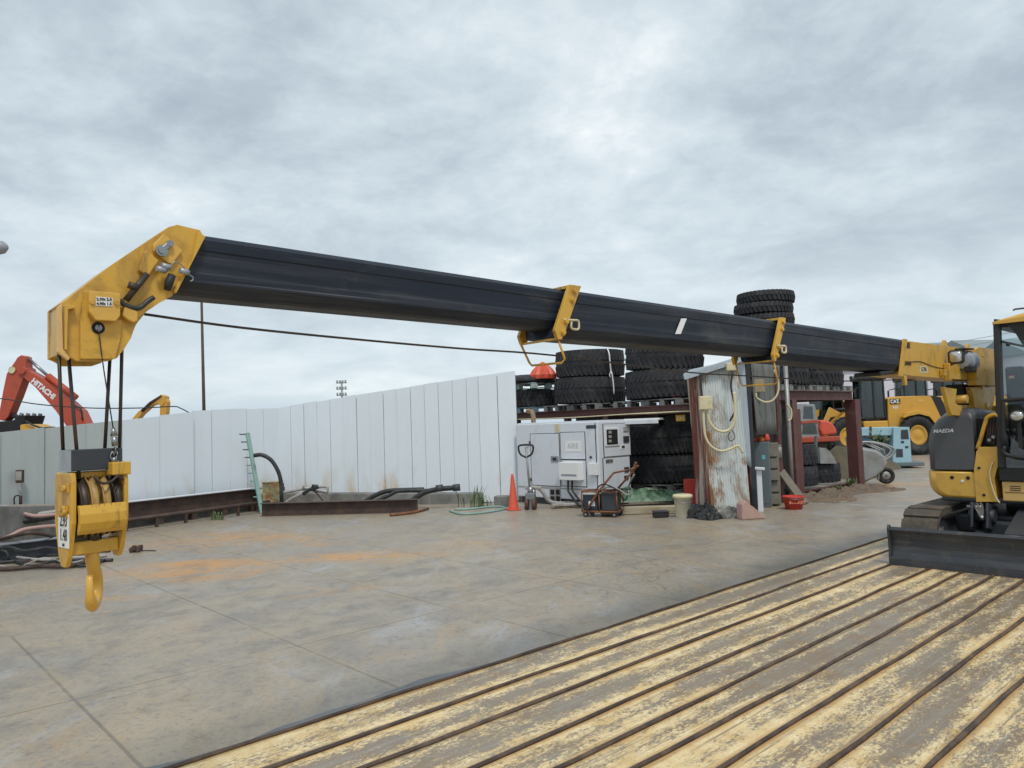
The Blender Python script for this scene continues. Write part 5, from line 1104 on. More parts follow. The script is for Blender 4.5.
# ------------------------------------------------------------------ tyres
def tyre_mesh(Rr, w, lugs=30, rim=.5, style='chevron', seed=0):
    g = MB(); h = w/2; rt = Rr*.955
    prof = [(Rr*rim, -h*.55), (Rr*rim*1.04, -h*.8), (Rr*.70, -h*1.0), (Rr*.86, -h*.98), (rt*.975, -h*.86), (rt, -h*.72), (rt, h*.72), (rt*.975, h*.86), (Rr*.86, h*.98), (Rr*.70, h*1.0), (Rr*rim*1.04, h*.8), (Rr*rim, h*.55)]
    g.lathe(prof, None, 56, True, True)
    if style == 'plain':
        for q in (-.35, 0, .35): g.lathe([(rt+.002, h*q-.012), (rt+.010, h*q-.010), (rt+.010, h*q+.010), (rt+.002, h*q+.012)], None, 56, True, True)
        g.lathe([(rt*1.005, -h*.8), (Rr, -h*.74), (Rr, -h*.5), (rt*1.0, -h*.48)], None, 56, True, True); g.lathe([(rt*1.005, h*.8), (Rr, h*.74), (Rr, h*.5), (rt*1.0, h*.48)], None, 56, True, True)
    else:
        for k in range(lugs):
            for s_ in (-1, 1):
                a = 2*PI*(k + (.5 if s_ > 0 else 0))/lugs; sl = .26*s_ if style == 'chevron' else .12*s_
                pts = []
                lw = 2*PI/lugs*.33; zi = .16 if style == 'chevron' else .04
                for (aa, zz) in ((a-lw, s_*h*zi), (a+lw, s_*h*zi), (a+lw+sl*.5*(1 if s_ > 0 else -1), s_*h*.93), (a-lw+sl*.5*(1 if s_ > 0 else -1), s_*h*.93)): pts.append((aa, zz))
                lo = []; hi = []
                for i, (aa, zz) in enumerate(pts):
                    r0 = rt*.97 if i < 2 else rt*.93; r1 = (Rr*.995 if i < 2 else Rr*.965)*(1 if style != 'chevron' else .985)
                    lo.append((r0*math.cos(aa), r0*math.sin(aa), zz)); hi.append((r1*math.cos(aa*1.), r1*math.sin(aa), zz))
                v0 = g._v(lo); v1 = g._v(hi); g._f(v1); g._f(v0[::-1])
                for i in range(4): g._f([v0[i], v0[(i+1) % 4], v1[(i+1) % 4], v1[i]])
    bmesh.ops.recalc_face_normals(g.bm, faces=g.bm.faces[:])
    me = bpy.data.meshes.new('tyre'); g.bm.to_mesh(me); g.bm.free(); me.materials.append(TYRE); return me
TM = {'big': tyre_mesh(.90, .67, 44), 'mid': tyre_mesh(.66, .46, 30, .5, 'lug'), 'small': tyre_mesh(.65, .255, 40, .55, 'lug'), 'stand': tyre_mesh(.78, .52, 26, .5, 'chevron')}
def tyre(kind, loc, label, rot=(0, 0, 0), group=None):
    o = bpy.data.objects.new('tyre', TM[kind]); COL.objects.link(o); o.location = loc; o.rotation_euler = rot
    rv = random.Random(label); k_ = rv.uniform(.965, 1.02); o.scale = (k_, k_*rv.uniform(.985, 1.0), rv.uniform(.96, 1.0)); o.rotation_euler = (rot[0]+R(rv.uniform(-.8, .8)), rot[1]+R(rv.uniform(-.8, .8)), rot[2])
    return tag(o, label, 'tyre', group or 'worn tyres stored on the rack')
RO = Vector((4.5, 14.29, 0))              # rack corner; local x = LA, local y = AX
def rk(x, y, z=0.): return RO + LA*x + AX*y + Vector((0, 0, z))
def pallet(loc, w, d, label, m=PALW, rz=GRID):
    t = T('pallet', label, 'pallet', loc, rz, 'pallets under the stacked tyres')
    g = MB()
    for k in range(5): g.box((0, -d/2+.06+k*(d-.12)/4, .135), (w, .11, .02), None, .003)
    g.build('deck_boards', m, t)
    for x in (-w/2+.05, 0, w/2-.05):
        g = MB(); g.box((x, 0, .015), (.11, d, .025), None, .003); g.build('skid_board', m, t)
        for y in (-d/2+.08, 0, d/2-.08): g = MB(); g.box((x, y, .075), (.11, .15, .09)); g.build('block', m, t)
    return t
# left wing of the rack (x from -6.3 to 0, front at y = 0)
rack = T('tyre_rack', 'brown steel tyre rack with two wings of beams and posts', 'rack', RO, GRID)
def beam_part(name, p0, p1, h, w, m=MAROON, tf=.012):
    g = MB(); p0, p1 = Vector(p0), Vector(p1); L = (p1-p0).length; d = (p1-p0).normalized()
    q = d.to_track_quat('X', 'Z').to_matrix().to_4x4(); q.translation = (p0+p1)/2
    g.box((0, 0, h/2-tf/2), (L, w, tf), None, 0, q); g.box((0, 0, -h/2+tf/2), (L, w, tf), None, 0, q); g.box((0, 0, 0), (L, tf, h-2*tf), None, 0, q)
    return g.build(name, m, rack)
def post_part(x, y, z1, w=.2, m=MAROON, name='post'):
    g = MB(); g.box((x, y, z1/2+.01), (w*.9, w, z1), None, .008); g.box((x, y, .01), (w*1.5, w*1.5, .02)); return g.build(name, m, rack)
ZB_ = 2.03
g = MB(); g.box((-3.2, 2.02, 1.02), (6.2, .03, 1.98)); g.build('back_sheet', GREYCORR, rack)
for y in (0., 1.9): beam_part('beam', (-6.6, y, ZB_-.09), (-.15, y, ZB_-.09), .18, .15)
for x in (-5.4, -3.9, -2.2, -.8): beam_part('cross_beam', (x, .08, ZB_-.10), (x, 1.82, ZB_-.10), .14, .1)
for x in (-6.5, -3.5, .0):
    for y in (0., 1.9): post_part(x, y+.0, ZB_-.185, .16)
beam_part('floor_beam', (-6.4, .05, .10), (-.3, .05, .10), .15, .12); beam_part('floor_beam', (-6.4, 1.85, .10), (-.3, 1.85, .10), .15, .12)
g = MB(); g.tube(smoothpts([(-6.5, -.1, ZB_-.16), (-4.5, -.1, ZB_-.175), (-2.5, -.1, ZB_-.15), (-.3, -.1, ZB_-.15)], 6), .014, 6); g.build('conduit', CREAM, rack)
# right wing (front at x = 0, y from 0 to 5.0)
for x in (-.02, -1.9): beam_part('beam', (x, .3, 2.14), (x, 4.75, 2.14), .2, .16)
for y in (1.9, 4.4): beam_part('cross_beam', (-.1, y, 2.12), (-1.8, y, 2.12), .16, .12)
for y, w in ((.35, .14), (1.75, .2), (4.75, .28)): post_part(-.02, y, 2.04, w)
for y in (1.75, 4.75): post_part(-1.9, y, 2.04, .18)
beam_part('floor_beam', (0, 1.85, .075), (0, 4.6, .075), .13, .1); beam_part('floor_beam', (-1.85, 1.85, .075), (-1.85, 4.6, .075), .13, .1)
g = MB(); x_, y_ = 0.14, 1.3; g.tube([(x_, y_, 0), (x_, y_, 2.75)], .045, 12); g.build('white_pipe', CAGE, rack)
g = MB(); g.box((.02, 1.05, 1.35), (.1, .12, 2.7)); g.build('short_post', MAROON, rack)
def rpx(px, yloc): # local x on line y = yloc of the left wing at pixel column px
    d = ray(px, 420); n_ = AX; c = RO.dot(AX)+yloc; p = d*(c/d.dot(AX)); return (p-RO).dot(LA)
xa, xb, xc_ = rpx(591, .95), rpx(666, .95), rpx(535, .8)
for nm, x, m in (('left', xa, PALW), ('right', xb, PALW)):
    for k in (-.45, .45): pallet(rk(x+k, .95, ZB_), .88, 1.5, 'grey wooden pallet under the %s stack of big tyres, %s half' % (nm, 'left' if k < 0 else 'right'), m)
    tyre('big', rk(x, .95, ZB_+.15+.335), 'big loader tyre, lower one of the %s pair on top of the rack' % nm, (0, 0, .3))
    tyre('big', rk(x+.02, .97, ZB_+.15+.335+.66), 'big loader tyre, upper one of the %s pair on top of the rack' % nm, (R(1.5), R(-1), 1.1))
# strap hanging on the left pair
g = MB(); f = rk(xa, .95) + (Vector((0, 0, 0)) - rk(xa, .95)).normalized()*.93
sx_ = [at(606.5, 347, f.y+.1), at(609, 353, f.y-.0), at(610, 362, f.y-.02), at(611, 371, f.y+.01), at(612, 374, f.y-.03), at(613.5, 385, f.y-.03), at(614, 394, f.y-.02)]
g.tube(smoothpts(sx_, 4), .016, 6); g.tube(smoothpts([at(611, 371, f.y-.03), at(609.5, 375, f.y-.05), at(610.5, 377, f.y-.05)], 3), .012, 6)
tag(g.build('lashing_strap', WHTP), 'pale strap hanging over the left pair of big tyres', 'strap')
# small stack at the left end
pallet(rk(xc_, .8, ZB_), 1.2, 1.2, 'blue-grey pallet under the small tyre stack at the left end of the rack', PALB)
tyre('mid', rk(xc_, .8, ZB_+.15+.23), 'medium tyre between two pallets at the left end of the rack', (0, 0, .2))
pallet(rk(xc_, .8, ZB_+.62), 1.2, 1.2, 'pale green pallet lying on the medium tyre at the left end', PALP)
g = MB(); g.lathe([(.01, .0), (.6, .0), (.80, .03), (.83, .05), (.78, .13), (.55, .21), (.3, .24), (.02, .25)], Matrix.Translation(rk(xc_-.12, .7, ZB_+.77)), 40); tag(g.build('rubber_disc', TYRE), 'wide black rubber disc on the pale green pallet', 'disc')
pc = rk(xc_+.56, .6, ZB_+.98)
g = MB(); nP = 26; rings = []
for r_, z_, w in ((.30, -.12, .04), (.31, -.02, .05), (.22, .12, .05), (.11, .25, .03), (.02, .32, .006)): rings.append([(pc.x + (r_+w*(k % 2))*math.cos(2*PI*k/nP), pc.y + (r_+w*(k % 2))*math.sin(2*PI*k/nP), pc.z+z_) for k in range(nP)])
g.loft(rings); tag(g.build('orange_bag', ORR), 'pleated orange-red plastic bag on top of the small tyre stack', 'bag')
# tyres lying inside the rack below
for k in (-.45, .45): pallet(rk(rpx(655, 1.0)+k, 1.0, .18), .88, 1.5, 'grey pallet under the tyres inside the rack, %s half' % ('left' if k < 0 else 'right'))
tyre('big', rk(rpx(655, 1.0), 1.0, .33+.32), 'big tyre lying lowest inside the rack right of the generator', (0, 0, .5))
tyre('big', rk(rpx(655, 1.0), 1.0, .33+.96), 'big tyre lying on another inside the rack right of the generator', (0, 0, .1))
tyre('big', rk(rpx(555, 1.0), 1.0, .18+.32), 'big tyre inside the rack hidden behind the generator, lower', (0, 0, .5))
tyre('big', rk(rpx(555, 1.0), 1.0, .18+.96), 'big tyre inside the rack hidden behind the generator, upper', (0, 0, .7))
p0 = at(626, 421.5, 15.6)
t = T('folded_sheet', 'white folded sheet lying on the tyres behind the generator', 'sheet', p0, R(-22))
g = MB(); g.box((.33, .25, .03), (.75, .5, .045), None, .006); g.build('sheet', WHTP, t); g = MB(); g.box((.33, -.02, -.02), (.7, .03, .08), None, .004); g.build('edge_lip', WHT, t)
t = T('warning_sign', 'small yellow sign hanging in the dark rack by the corrugated hut', 'sign', at(680.5, 418, 15.5), R(-10))
g = MB(); g.box((0, 0, 0), (.19, .012, .13), None, .003); g.build('sign_plate', mat('sign_yellow', (.85, .50, .06), .5), t)
g = MB()
for k in range(3): g.bar((-.055+.05*k, -.008, -.035), (-.035+.05*k, -.008, .035), .004, .014)
g.build('sign_stroke', WHTP, t)
# right wing: big tyre and the tall stack
def ry(px, xloc): d = ray(px, 400); c = RO.dot(LA)+xloc; p = d*(c/d.dot(LA)); return (p-RO).dot(AX)
yb = ry(806, -.95)
for k in (-.45, .45): pallet(rk(-.95, yb+k, 2.24), 1.5, .88, 'grey pallet under the big tyre on the right wing, %s half' % ('near' if k < 0 else 'far'))
tyre('big', rk(-.95, yb, 2.24+.15+.32), 'big tyre on top of the right wing of the rack', (0, 0, .4))
ys = ry(770, -.95)
for k in (-.45, .45): pallet(rk(-.95, ys+k, 2.24), 1.5, .88, 'grey pallet under the tall tyre stack, %s half' % ('near' if k < 0 else 'far'))
tyre('big', rk(-.95, ys, 2.24+.15+.32), 'big tyre at the bottom of the tall stack, mostly behind the boom', (0, 0, 1.4))
D_ = rk(-.95, ys).y; ztop = at(766, 294, D_).z; z = ztop - .13; k = 0; rnd = random.Random(5)
names = ['topmost thin tyre of the tall stack above the boom', 'second thin tyre from the top of the tall stack', 'third thin tyre from the top of the tall stack', 'fourth thin tyre of the tall stack just above the boom', 'fifth thin tyre of the tall stack behind the boom', 'sixth thin tyre of the tall stack behind the boom', 'seventh thin tyre of the tall stack', 'lowest thin tyre of the tall stack', 'bottom thin tyre resting on the big one']
while z > 2.24+.15+.64+.06 and k < 9:
    tyre('small', rk(-.95+rnd.uniform(-.02, .02)+(-.0 if k else .06), ys+rnd.uniform(-.04, .04) + .02*k - .1, z), names[k], (R(rnd.uniform(-1, 1)), R(rnd.uniform(-1, 1)), rnd.random()), 'thin tyres of the tall stack'); z -= .25; k += 1
# tyres standing low in the right wing
for i, (px, zz) in enumerate(((805, .40), (805, .86), (828, .40))):
    t_ = tyre('stand', rk(-.55, ry(px, -.2), zz), ['chevron tyre lying lowest behind the right wing sill, left one', 'chevron tyre on top of another in the right wing', 'chevron tyre lying on the right wing floor next to the post'][i], (0, 0, i*.7))
    t_.scale = (.66, .66, .85)

# ------------------------------------------------------------------ corrugated hut at the corner
hut = T('corrugated_hut', 'narrow hut of rust streaked corrugated sheets at the corner of the rack', 'hut', G(704, 518), 0)
ho = hut.location
def corr(tl, tr, bl, br_, n, amp, m, name, nv=10, bulge=0.):
    tl, tr, bl, br_ = (Vector(q)-ho for q in (tl, tr, bl, br_)); nrm = (tr-tl).cross(bl-tl).normalized()
    def f(u, v):
        p = tl.lerp(tr, u).lerp(bl.lerp(br_, u), v); return p + nrm*(amp*math.sin(2*PI*n*u) + bulge*math.sin(PI*v)*math.sin(PI*u+.4))
    g = MB(); g.grid(f, n*8, nv); o = g.build(name, m, hut); solidify(o, .004); return o
DF = 13.3
corr(at(699, 371, DF+.1), at(736, 359, DF+.3), at(711, 517.5, DF), at(751, 515.5, DF+.2), 16, .012, CORRL, 'front_sheet', 12, .05)
corr(at(686.5, 375, 14.0), at(701, 371, DF+.08), at(696.5, 512, 14.0), at(713, 517, DF-.03), 6, .02, CORRR, 'side_sheet', 12, .05)
corr(at(735.5, 358, DF+.31), at(744, 357, DF+.55), at(743, 462, DF+.27), at(751.5, 468, DF+.5), 3, .008, SHEETB, 'corner_sheet', 10, .02)
corr(at(750.5, 357, DF+.64), at(779, 360, 15.2), at(757, 435, DF+.60), at(782, 434, 15.2), 9, .014, GREYCORR, 'inner_sheet', 6)
# sloping roof sheet and its pale verge
a, b_, c_, d_ = at(683.5, 374.5, DF-.05), at(748, 354.0, DF+.2), at(752, 356.5, 15.1), at(690, 370.0, 15.0)
g = MB(); v0 = [q-ho for q in (a, b_, c_, d_)]; g.prism([(0, 0), (1, 0), (1, 1), (0, 1)], lambda u, v, t: (v0[0].lerp(v0[1], u).lerp(v0[3].lerp(v0[2], u), v) + Vector((0, 0, t))), -.02, .01); g.build('roof_sheet', SHEETB, hut)
g = MB(); g.bar(a-ho+Vector((0, -.02, -.05)), b_-ho+Vector((0, -.02, -.05)), .02, .10, .003); g.build('verge_strip', SHEETB, hut)
g = MB(); q0, q1 = at(746, 362, DF+.75)-ho, at(754.5, 512, DF+.6)-ho; q1.z = 0; g.bar(q0, q1, .12, .1, .004); g.build('corner_post', DRK, hut)
q0 = at(748.5, 466, DF+.55)-ho; q1 = at(754, 510, DF+.5)-ho
g = MB(); g.bar(q0, q1+Vector((0, .1, 0)), .05, .05); g.build('lower_post', MAROON, hut)
# electric boxes and looped cables on the hut
def ebox(px0, py0, px1, py1, D, th, label, m=CREAM):
    a, b_ = at(px0, py1, D), at(px1, py0, D); c = (a+b_)/2; t = T('electric_box', label, 'box', c, R(-6))
    g = MB(); g.box((0, -th/2, 0), (abs(b_.x-a.x), th, abs(b_.z-a.z)), None, .008); o = g.build('box_body', m, t)
    g = MB(); g.box((0, -th-.004, 0), (abs(b_.x-a.x)*.9, .008, abs(b_.z-a.z)*.9), None, .003); g.build('lid', m, t); return t
ebox(699, 396, 711, 410, DF-.03, .10, 'cream electric box at mid height on the hut front')
ebox(726, 363, 735, 371, DF+.1, .08, 'cream electric box under the hut roof edge')
ebox(747.5, 379.5, 763, 393, 14.1, .1, 'brownish cream electric box hanging under the boom by the hut', mat('tan_box', (.32, .26, .17), .6, dirt=(.2, .15, .09), damt=(.5, .8)))
def cbl(pts, D, r, m, label): return hose('looped_cable', label, 'cable', [at(x, y, D) for x, y in pts], r, m, 6)
cbl([(707, 410), (709, 420), (714, 428), (722, 431.5), (730, 429), (734.5, 420), (735, 405), (734, 392)], DF-.06, .026, CREAM, 'pale cable looped from the middle box up to the roof box')
cbl([(703.5, 410), (704, 425), (706, 438), (712, 447), (721, 451), (730, 449), (738, 446), (743, 453)], DF-.07, .022, CREAM, 'pale cable sagging lowest across the hut front')
cbl([(733, 372), (731, 385), (733, 398), (735, 410), (730, 421)], DF-.02, .018, HOSE, 'dark cable hanging from the roof box on the hut')
cbl([(700.5, 373), (701, 386), (702, 397)], DF-.02, .022, HOSE, 'short dark cable above the middle box')
cbl([(730, 432), (728, 437), (731, 441), (735, 437), (732, 430)], DF-.05, .008, HOSE, 'thin dark wire loop on the hut front')
cbl([(756, 393), (757, 398), (765, 402), (773, 400), (778, 392), (778, 380), (774, 370)], 14.0, .018, CREAM, 'pale cable looped below the brownish box')
cbl([(787, 404), (791, 410), (791, 418), (788, 421)], 14.9, .02, CREAM, 'short pale cable on the post behind the white pipe')

# ------------------------------------------------------------------ clutter at the foot of the hut
def bucket(px, py, r0, r1, h, m, label, lid=None, rz=0.):
    t = T('bucket', label, 'bucket', G(px, py), rz)
    g = MB(); g.lathe([(r0*.96, .0), (r0, .005), (r1, h), (r1+.012, h), (r1+.012, h-.025), (r1+.002, h-.03)], None, 28) if lid else g.lathe([(r0, 0), (r1, h-.03), (r1+.012, h-.03), (r1+.012, h), (r1-.006, h), (r0-.006, .015), (.01, .014)], None, 28)
    g.build('bucket_body', m, t); return t
t = bucket(683.5, 517, .135, .15, .36, mat('dirty_white_plastic', (.72, .68, .53), .5, dirt=(.5, .38, .2), damt=(.5, .8)), 'dirty cream plastic bucket with lid left of the hut', True)
g = MB(); g.lathe([(.01, .40), (.15, .40), (.172, .385), (.176, .34), (.168, .34), (.16, .365)], None, 28); g.build('lid', CREAM, t)
g = MB(); g.tube(smoothpts([(-.165, -.02, .33), (-.1, -.16, .27), (.1, -.16, .27), (.165, -.02, .33)], 5), .006, 6); g.build('bail', STEEL, t)
t = bucket(794, 509, .145, .19, .24, RED, 'red bucket with lettering on the ground by the drawers')
x_ = text('lettering', 'BUCKET', .075, mat('faded_orange_letter', (.62, .22, .12), .6), t, (0.0, -.176, .135), (PI/2-.19, 0, R(-12)), bold=.002)
g = MB(); g.tube(smoothpts([(-.19, 0, .22), (-.1, -.18, .2), (.1, -.18, .2), (.19, 0, .22)], 5), .005, 6); g.build('bail', STEEL, t)
t = T('red_box', 'red steel box standing between the cream bucket and the hut', 'box', G(692, 509), R(-8))
g = MB(); g.box((0, .12, .28), (.24, .2, .56), None, .01); g.build('box_body', RED, t); g = MB(); g.box((0, .015, .30), (.20, .008, .44), None, .003); g.build('box_door', RED, t)
# green tarpaulin heap
from mathutils import noise as nz
rnd = random.Random(11); c_ = G(653, 512) + Vector((0, .9, 0))
def tf_(u, v):
    x = (u-.5)*1.5; y = (v-.5)*.8; e = max(0, 1-(2*abs(u-.5))**4)*max(0, 1-(2*abs(v-.5))**4)
    h = e*(.17 + .16*nz.noise(Vector((u*5, v*4, 3)))+.07*nz.noise(Vector((u*11+nz.noise(Vector((u*4, v*4, 0)))*2, v*9, 7)))+.03*nz.noise(Vector((u*29, v*25, 1))))
    return c_ + Vector((x, y, h+.14))
g = MB(); g.grid(tf_, 80, 44, False); o = g.build('tarpaulin', TARP); solidify(o, .006); tag(o, 'crumpled green tarpaulin heaped on timber beside the battery cart', 'tarpaulin')
t = T('timber_sleeper', 'pale timber lying on the ground under the green tarpaulin', 'timber', G(645, 516)+Vector((0, .35, 0)), R(-3))
g = MB(); g.box((0, 0, .07), (1.5, .22, .13), None, .012); g.build('timber', mat('pale_timber', (.40, .35, .25), .8, dirt=(.22, .17, .1), damt=(.45, .7), sx=(.5, 4, 4)), t)
t = T('black_crate', 'small black plastic crate on the ground in front of the pale timber', 'crate', G(662, 518)+Vector((0, .1, 0)), R(4))
g = MB(); g.box((0, 0, .055), (.26, .18, .09), None, .01); g.build('crate_body', BLKR, t); g = MB(); g.box((0, 0, .105), (.28, .2, .015), None, .004); g.build('rim', DRK, t)
t = T('timber_post', 'rusty plank lying on the ground left of the cream bucket', 'plank', G(640, 510)+Vector((0, .5, 0)), R(0))
g = MB(); g.box((0, 0, .3), (1.2, .05, .06), (0, 0, R(3)), .005); g.build('plank', RUST, t)
# rags and shoes heap
for i, (px, py, s, lab, m) in enumerate(((697, 516, .17, 'grey rag heap right of the cream bucket', DRK), (705, 518, .20, 'black crumpled rag at the foot of the hut', BLKR), (710, 519.5, .15, 'dark rag lying closest to the camera at the hut', HOSE), (722, 518, .12, 'small pale rag by the hut sheet', WHTP if False else PIPEG), (732, 518, .16, 'grey stone lump under the hut sheet', CONC))):
    rnd = random.Random(30+i); p_ = G(px, py); g = MB(); nU, nV = 18, 10; ph = rnd.random()*6
    def f(u, v):
        a = 2*PI*u; b2 = PI/2*v; rr = s*(1+.25*math.sin(3*a+ph)+.15*math.sin(7*a+5*v+ph)+.12*math.sin(11*a-9*v))
        return p_ + Vector((rr*math.cos(a)*math.cos(b2)*1.2, rr*math.sin(a)*math.cos(b2)*.8, rr*math.sin(b2)*.9))
    g.grid(f, nU*2, nV, False); tag(g.build('rag_heap' if i < 4 else 'stone_lump', m), lab, 'rag' if i < 4 else 'stone')
t = T('pink_stone', 'pink triangular stone slab on the ground at the hut corner', 'stone', G(749, 519), R(10))
g = MB(); g.prism([(-.17, 0), (.26, 0), (.2, .07), (.02, .2), (-.1, .33), (-.16, .26)], xz, -.10, .12, .02); g.build('slab', PINKS, t)
# white board, cabinet, drawers, leaning planks
p_ = G(761, 512)
t = T('white_board', 'narrow white board leaning on the dark post right of the hut', 'board', p_, R(-20))
g = MB(); g.box((0, .05, .40), (.09, .03, .80), (R(-3), 0, 0), .004); g.box((.02, .02, .78), (.17, .06, .05), (0, R(5), 0), .01); g.build('board', WHT, t)
t = T('steel_cabinet', 'grey-blue steel cabinet beside the drawers under the rack', 'cabinet', G(768, 508)+Vector((0, .3, 0)), GRID+R(25))
g = MB(); g.box((0, 0, .62), (.36, .42, 1.24), None, .01); g.build('cabinet_body', GREYC, t); g = MB(); g.box((0, -.214, .6), (.32, .008, 1.05), None, .003); g.build('cabinet_door', GREYC, t)
g = MB(); g.box((.08, -.22, .95), (.06, .004, .08)); g.build('sticker', mat('cyan_sticker', (.15, .5, .6), .5), t)
zt = 1.24; cab_o = t.location
for i, (dx, m, lab) in enumerate(((-.12, RED, 'red rag lying on the grey cabinet'), (.02, mat('orange_rag', (.6, .2, .05), .8), 'orange rag on the grey cabinet'), (.12, RED, 'small red can on the grey cabinet'))):
    g = MB(); c2 = cab_o + Vector((dx, -.05, zt)); g.lathe([(.06, 0.003), (.07, .04), (.05, .09 + .05*(i == 2)), (.02, .1+.05*(i == 2))], Matrix.Translation(c2), 12); tag(g.build('can' if i == 2 else 'rag', m), lab, 'can' if i == 2 else 'rag')
t = T('drawer_unit', 'beige drawer unit with half open drawers beside the grey cabinet', 'drawers', G(778, 508)+Vector((0, .55, 0)), GRID+R(28))
g = MB(); g.box((0, .05, .60), (.5, .34, 1.2), None, .008); g.build('case', DRAW, t)
for k in range(5):
    o_ = [.12, .02, .08, .03, .05][k]; g = MB(); z_ = .14 + .225*k
    g.box((0, -.13-o_, z_), (.45, .02, .19), None, .004); g.box((0, -.12-o_/2, z_-.08), (.42, .02+o_, .015)); g.box((-.215, -.12-o_/2, z_-.02), (.012, .02+o_, .12)); g.box((.215, -.12-o_/2, z_-.02), (.012, .02+o_, .12)); dr = g.build('drawer', DRAW, t)
    g = MB(); g.box((0, -.145-o_, z_+.02), (.12, .015, .02)); g.build('drawer_pull', DRK, dr)
t = T('leaning_plank', 'weathered plank leaning down from the post towards the red bucket', 'plank', G(802, 505), 0)
q = at(780, 470, 15.0) - t.location; g = MB(); g.bar(q, (.05, 0, .03), .2, .04, .004); g.build('plank', WOOD, t)
t = T('metal_rod', 'thin metal rod leaning inside the hut opening', 'rod', at(752, 428, 14.4)+Vector((0, 0, 0)), 0)
g = MB(); q = at(766, 450, 14.5)-t.location; g.bar((0, 0, 0), q, .03, .03); g.build('rod', PIPEG, t)
t = T('paint_tin', 'pale round tin on the shelf behind the drawers', 'tin', at(775, 452, 15.0), 0)
g = MB(); g.lathe([(.13, -.12), (.13, .13), (.12, .14), (.01, .135)], None, 20); g.build('tin_body', PIPEG, t); g = MB(); g.lathe([(.134, .11), (.134, .135), (.13, .135), (.13, .11)], None, 20, True, True); g.build('rim', STEEL, t)
# sloping soil bank behind the sill
rnd = random.Random(77)
def bank(u, v):
    p = rk(.12+(.75+.25*math.sin(u*9))*v, 1.2+3.7*u); return p + Vector((0, 0, max(-.01, (.10*(1-v)**1.5 + .09*nz.noise(Vector((u*14, v*4, 0))) + .05*nz.noise(Vector((u*45, v*13, 5))))*min(1, 8*u, 8*(1-u), 5*(1-v)) + .004)))
g = MB(); g.grid(bank, 90, 26, False); tag(g.build('ground', mat('rusty_soil', (.15, .115, .085), .95, dirt=(.24, .14, .075), dscale=3, damt=(.5, .75), bmp=.6)), kind='structure')

# ------------------------------------------------------------------ wheelbarrow standing on end, grey bucket in the rack
wb_ = T('wheelbarrow', 'grey concrete buggy tipped upright beside the last rack post', 'wheelbarrow', G(873, 485), R(-8))
wo = wb_.location
def wl(px, py, dy=0.): p = at(px, py, wo.y+dy); return p - wo
g = MB()
rings = []
for (px0, px1, yt, yb_, dy) in ((852, 857, 436, 484, .1), (858, 866, 443, 483, .05), (868, 880, 449, 478, .0), (876, 886, 455, 470, -.0)):
    pass
prof = [wl(*q) for q in ((854.5, 445), (858, 446), (872, 449), (879, 455), (882, 462), (878, 470), (870, 477), (859, 483), (855.5, 483))]
def ringy(dy, sc_): 
    c = Vector((sum(p.x for p in prof)/len(prof), 0, sum(p.z for p in prof)/len(prof)))
    return [Vector((c.x+(p.x-c.x)*sc_, dy, c.z+(p.z-c.z)*sc_)) for p in prof]
g.loft([ringy(-.42, .80), ringy(-.34, .97), ringy(-.1, 1.0), ringy(.2, 1.0), ringy(.36, .96), ringy(.44, .8)], True, True); g.build('tray', CAGE, wb_)
g = MB(); q0, q1 = wl(852.5, 437), wl(857, 484); g.bar(q0, q1, .9, .03, .004); g.build('tray_rim', PIPEG, wb_)
for s_ in (-.3, .3):
    g = MB()
    g.tube(smoothpts([wl(855, 447, s_), wl(866, 442, s_), wl(880, 444, s_), wl(891, 449, s_), wl(889, 455, s_), wl(879, 462, s_), wl(876, 466, s_), wl(880, 470, s_), wl(880, 480, s_)], 5), .026, 8)
    g.tube([wl(857, 477, s_), wl(880, 477.5, s_)], .02, 8); g.tube([wl(868, 444, s_), wl(881, 450, s_), wl(882, 458, s_)], .02, 8); g.build('frame_tube', CAGE, wb_)
cw = wl(883, 475); g = MB(); g.lathe([(.11, -.045), (.17, -.055), (.195, -.03), (.195, .03), (.17, .055), (.11, .045)], Matrix.Translation((cw.x, -.15, cw.z)) @ Matrix.Rotation(PI/2, 4, 'X'), 30, True, True); wh = g.build('wheel', BLKR, wb_)
g = MB(); g.lathe([(.02, .05), (.07, .045), (.105, .03), (.11, .0), (.105, -.03), (.02, -.04)], Matrix.Translation((cw.x, -.15, cw.z)) @ Matrix.Rotation(PI/2, 4, 'X'), 24); g.build('rim', CAGE, wh)
g = MB(); g.cyl((cw.x, -.3, cw.z), (cw.x, .3, cw.z), .02, 10); g.build('axle', STEEL, wh)
t = T('steel_scoop', 'grey rounded steel scoop lying on the tyres inside the right wing', 'scoop', at(822, 462, 17.0), 0)
sp = [(at(x, y, 17.0)-t.location) for x, y in ((815, 447), (820, 448), (826, 452), (830, 458), (832, 463), (816, 463))]
g = MB(); g.loft([[Vector((p.x, dy, p.z)) for p in sp] for dy in (-.25, .25)], True, False); g.build('scoop', CAGE, t); g = MB(); g.bar(at(816, 436, 17.0)-t.location, at(815, 463, 17.0)-t.location, .08, .05); g.build('stem', GREYC, t)

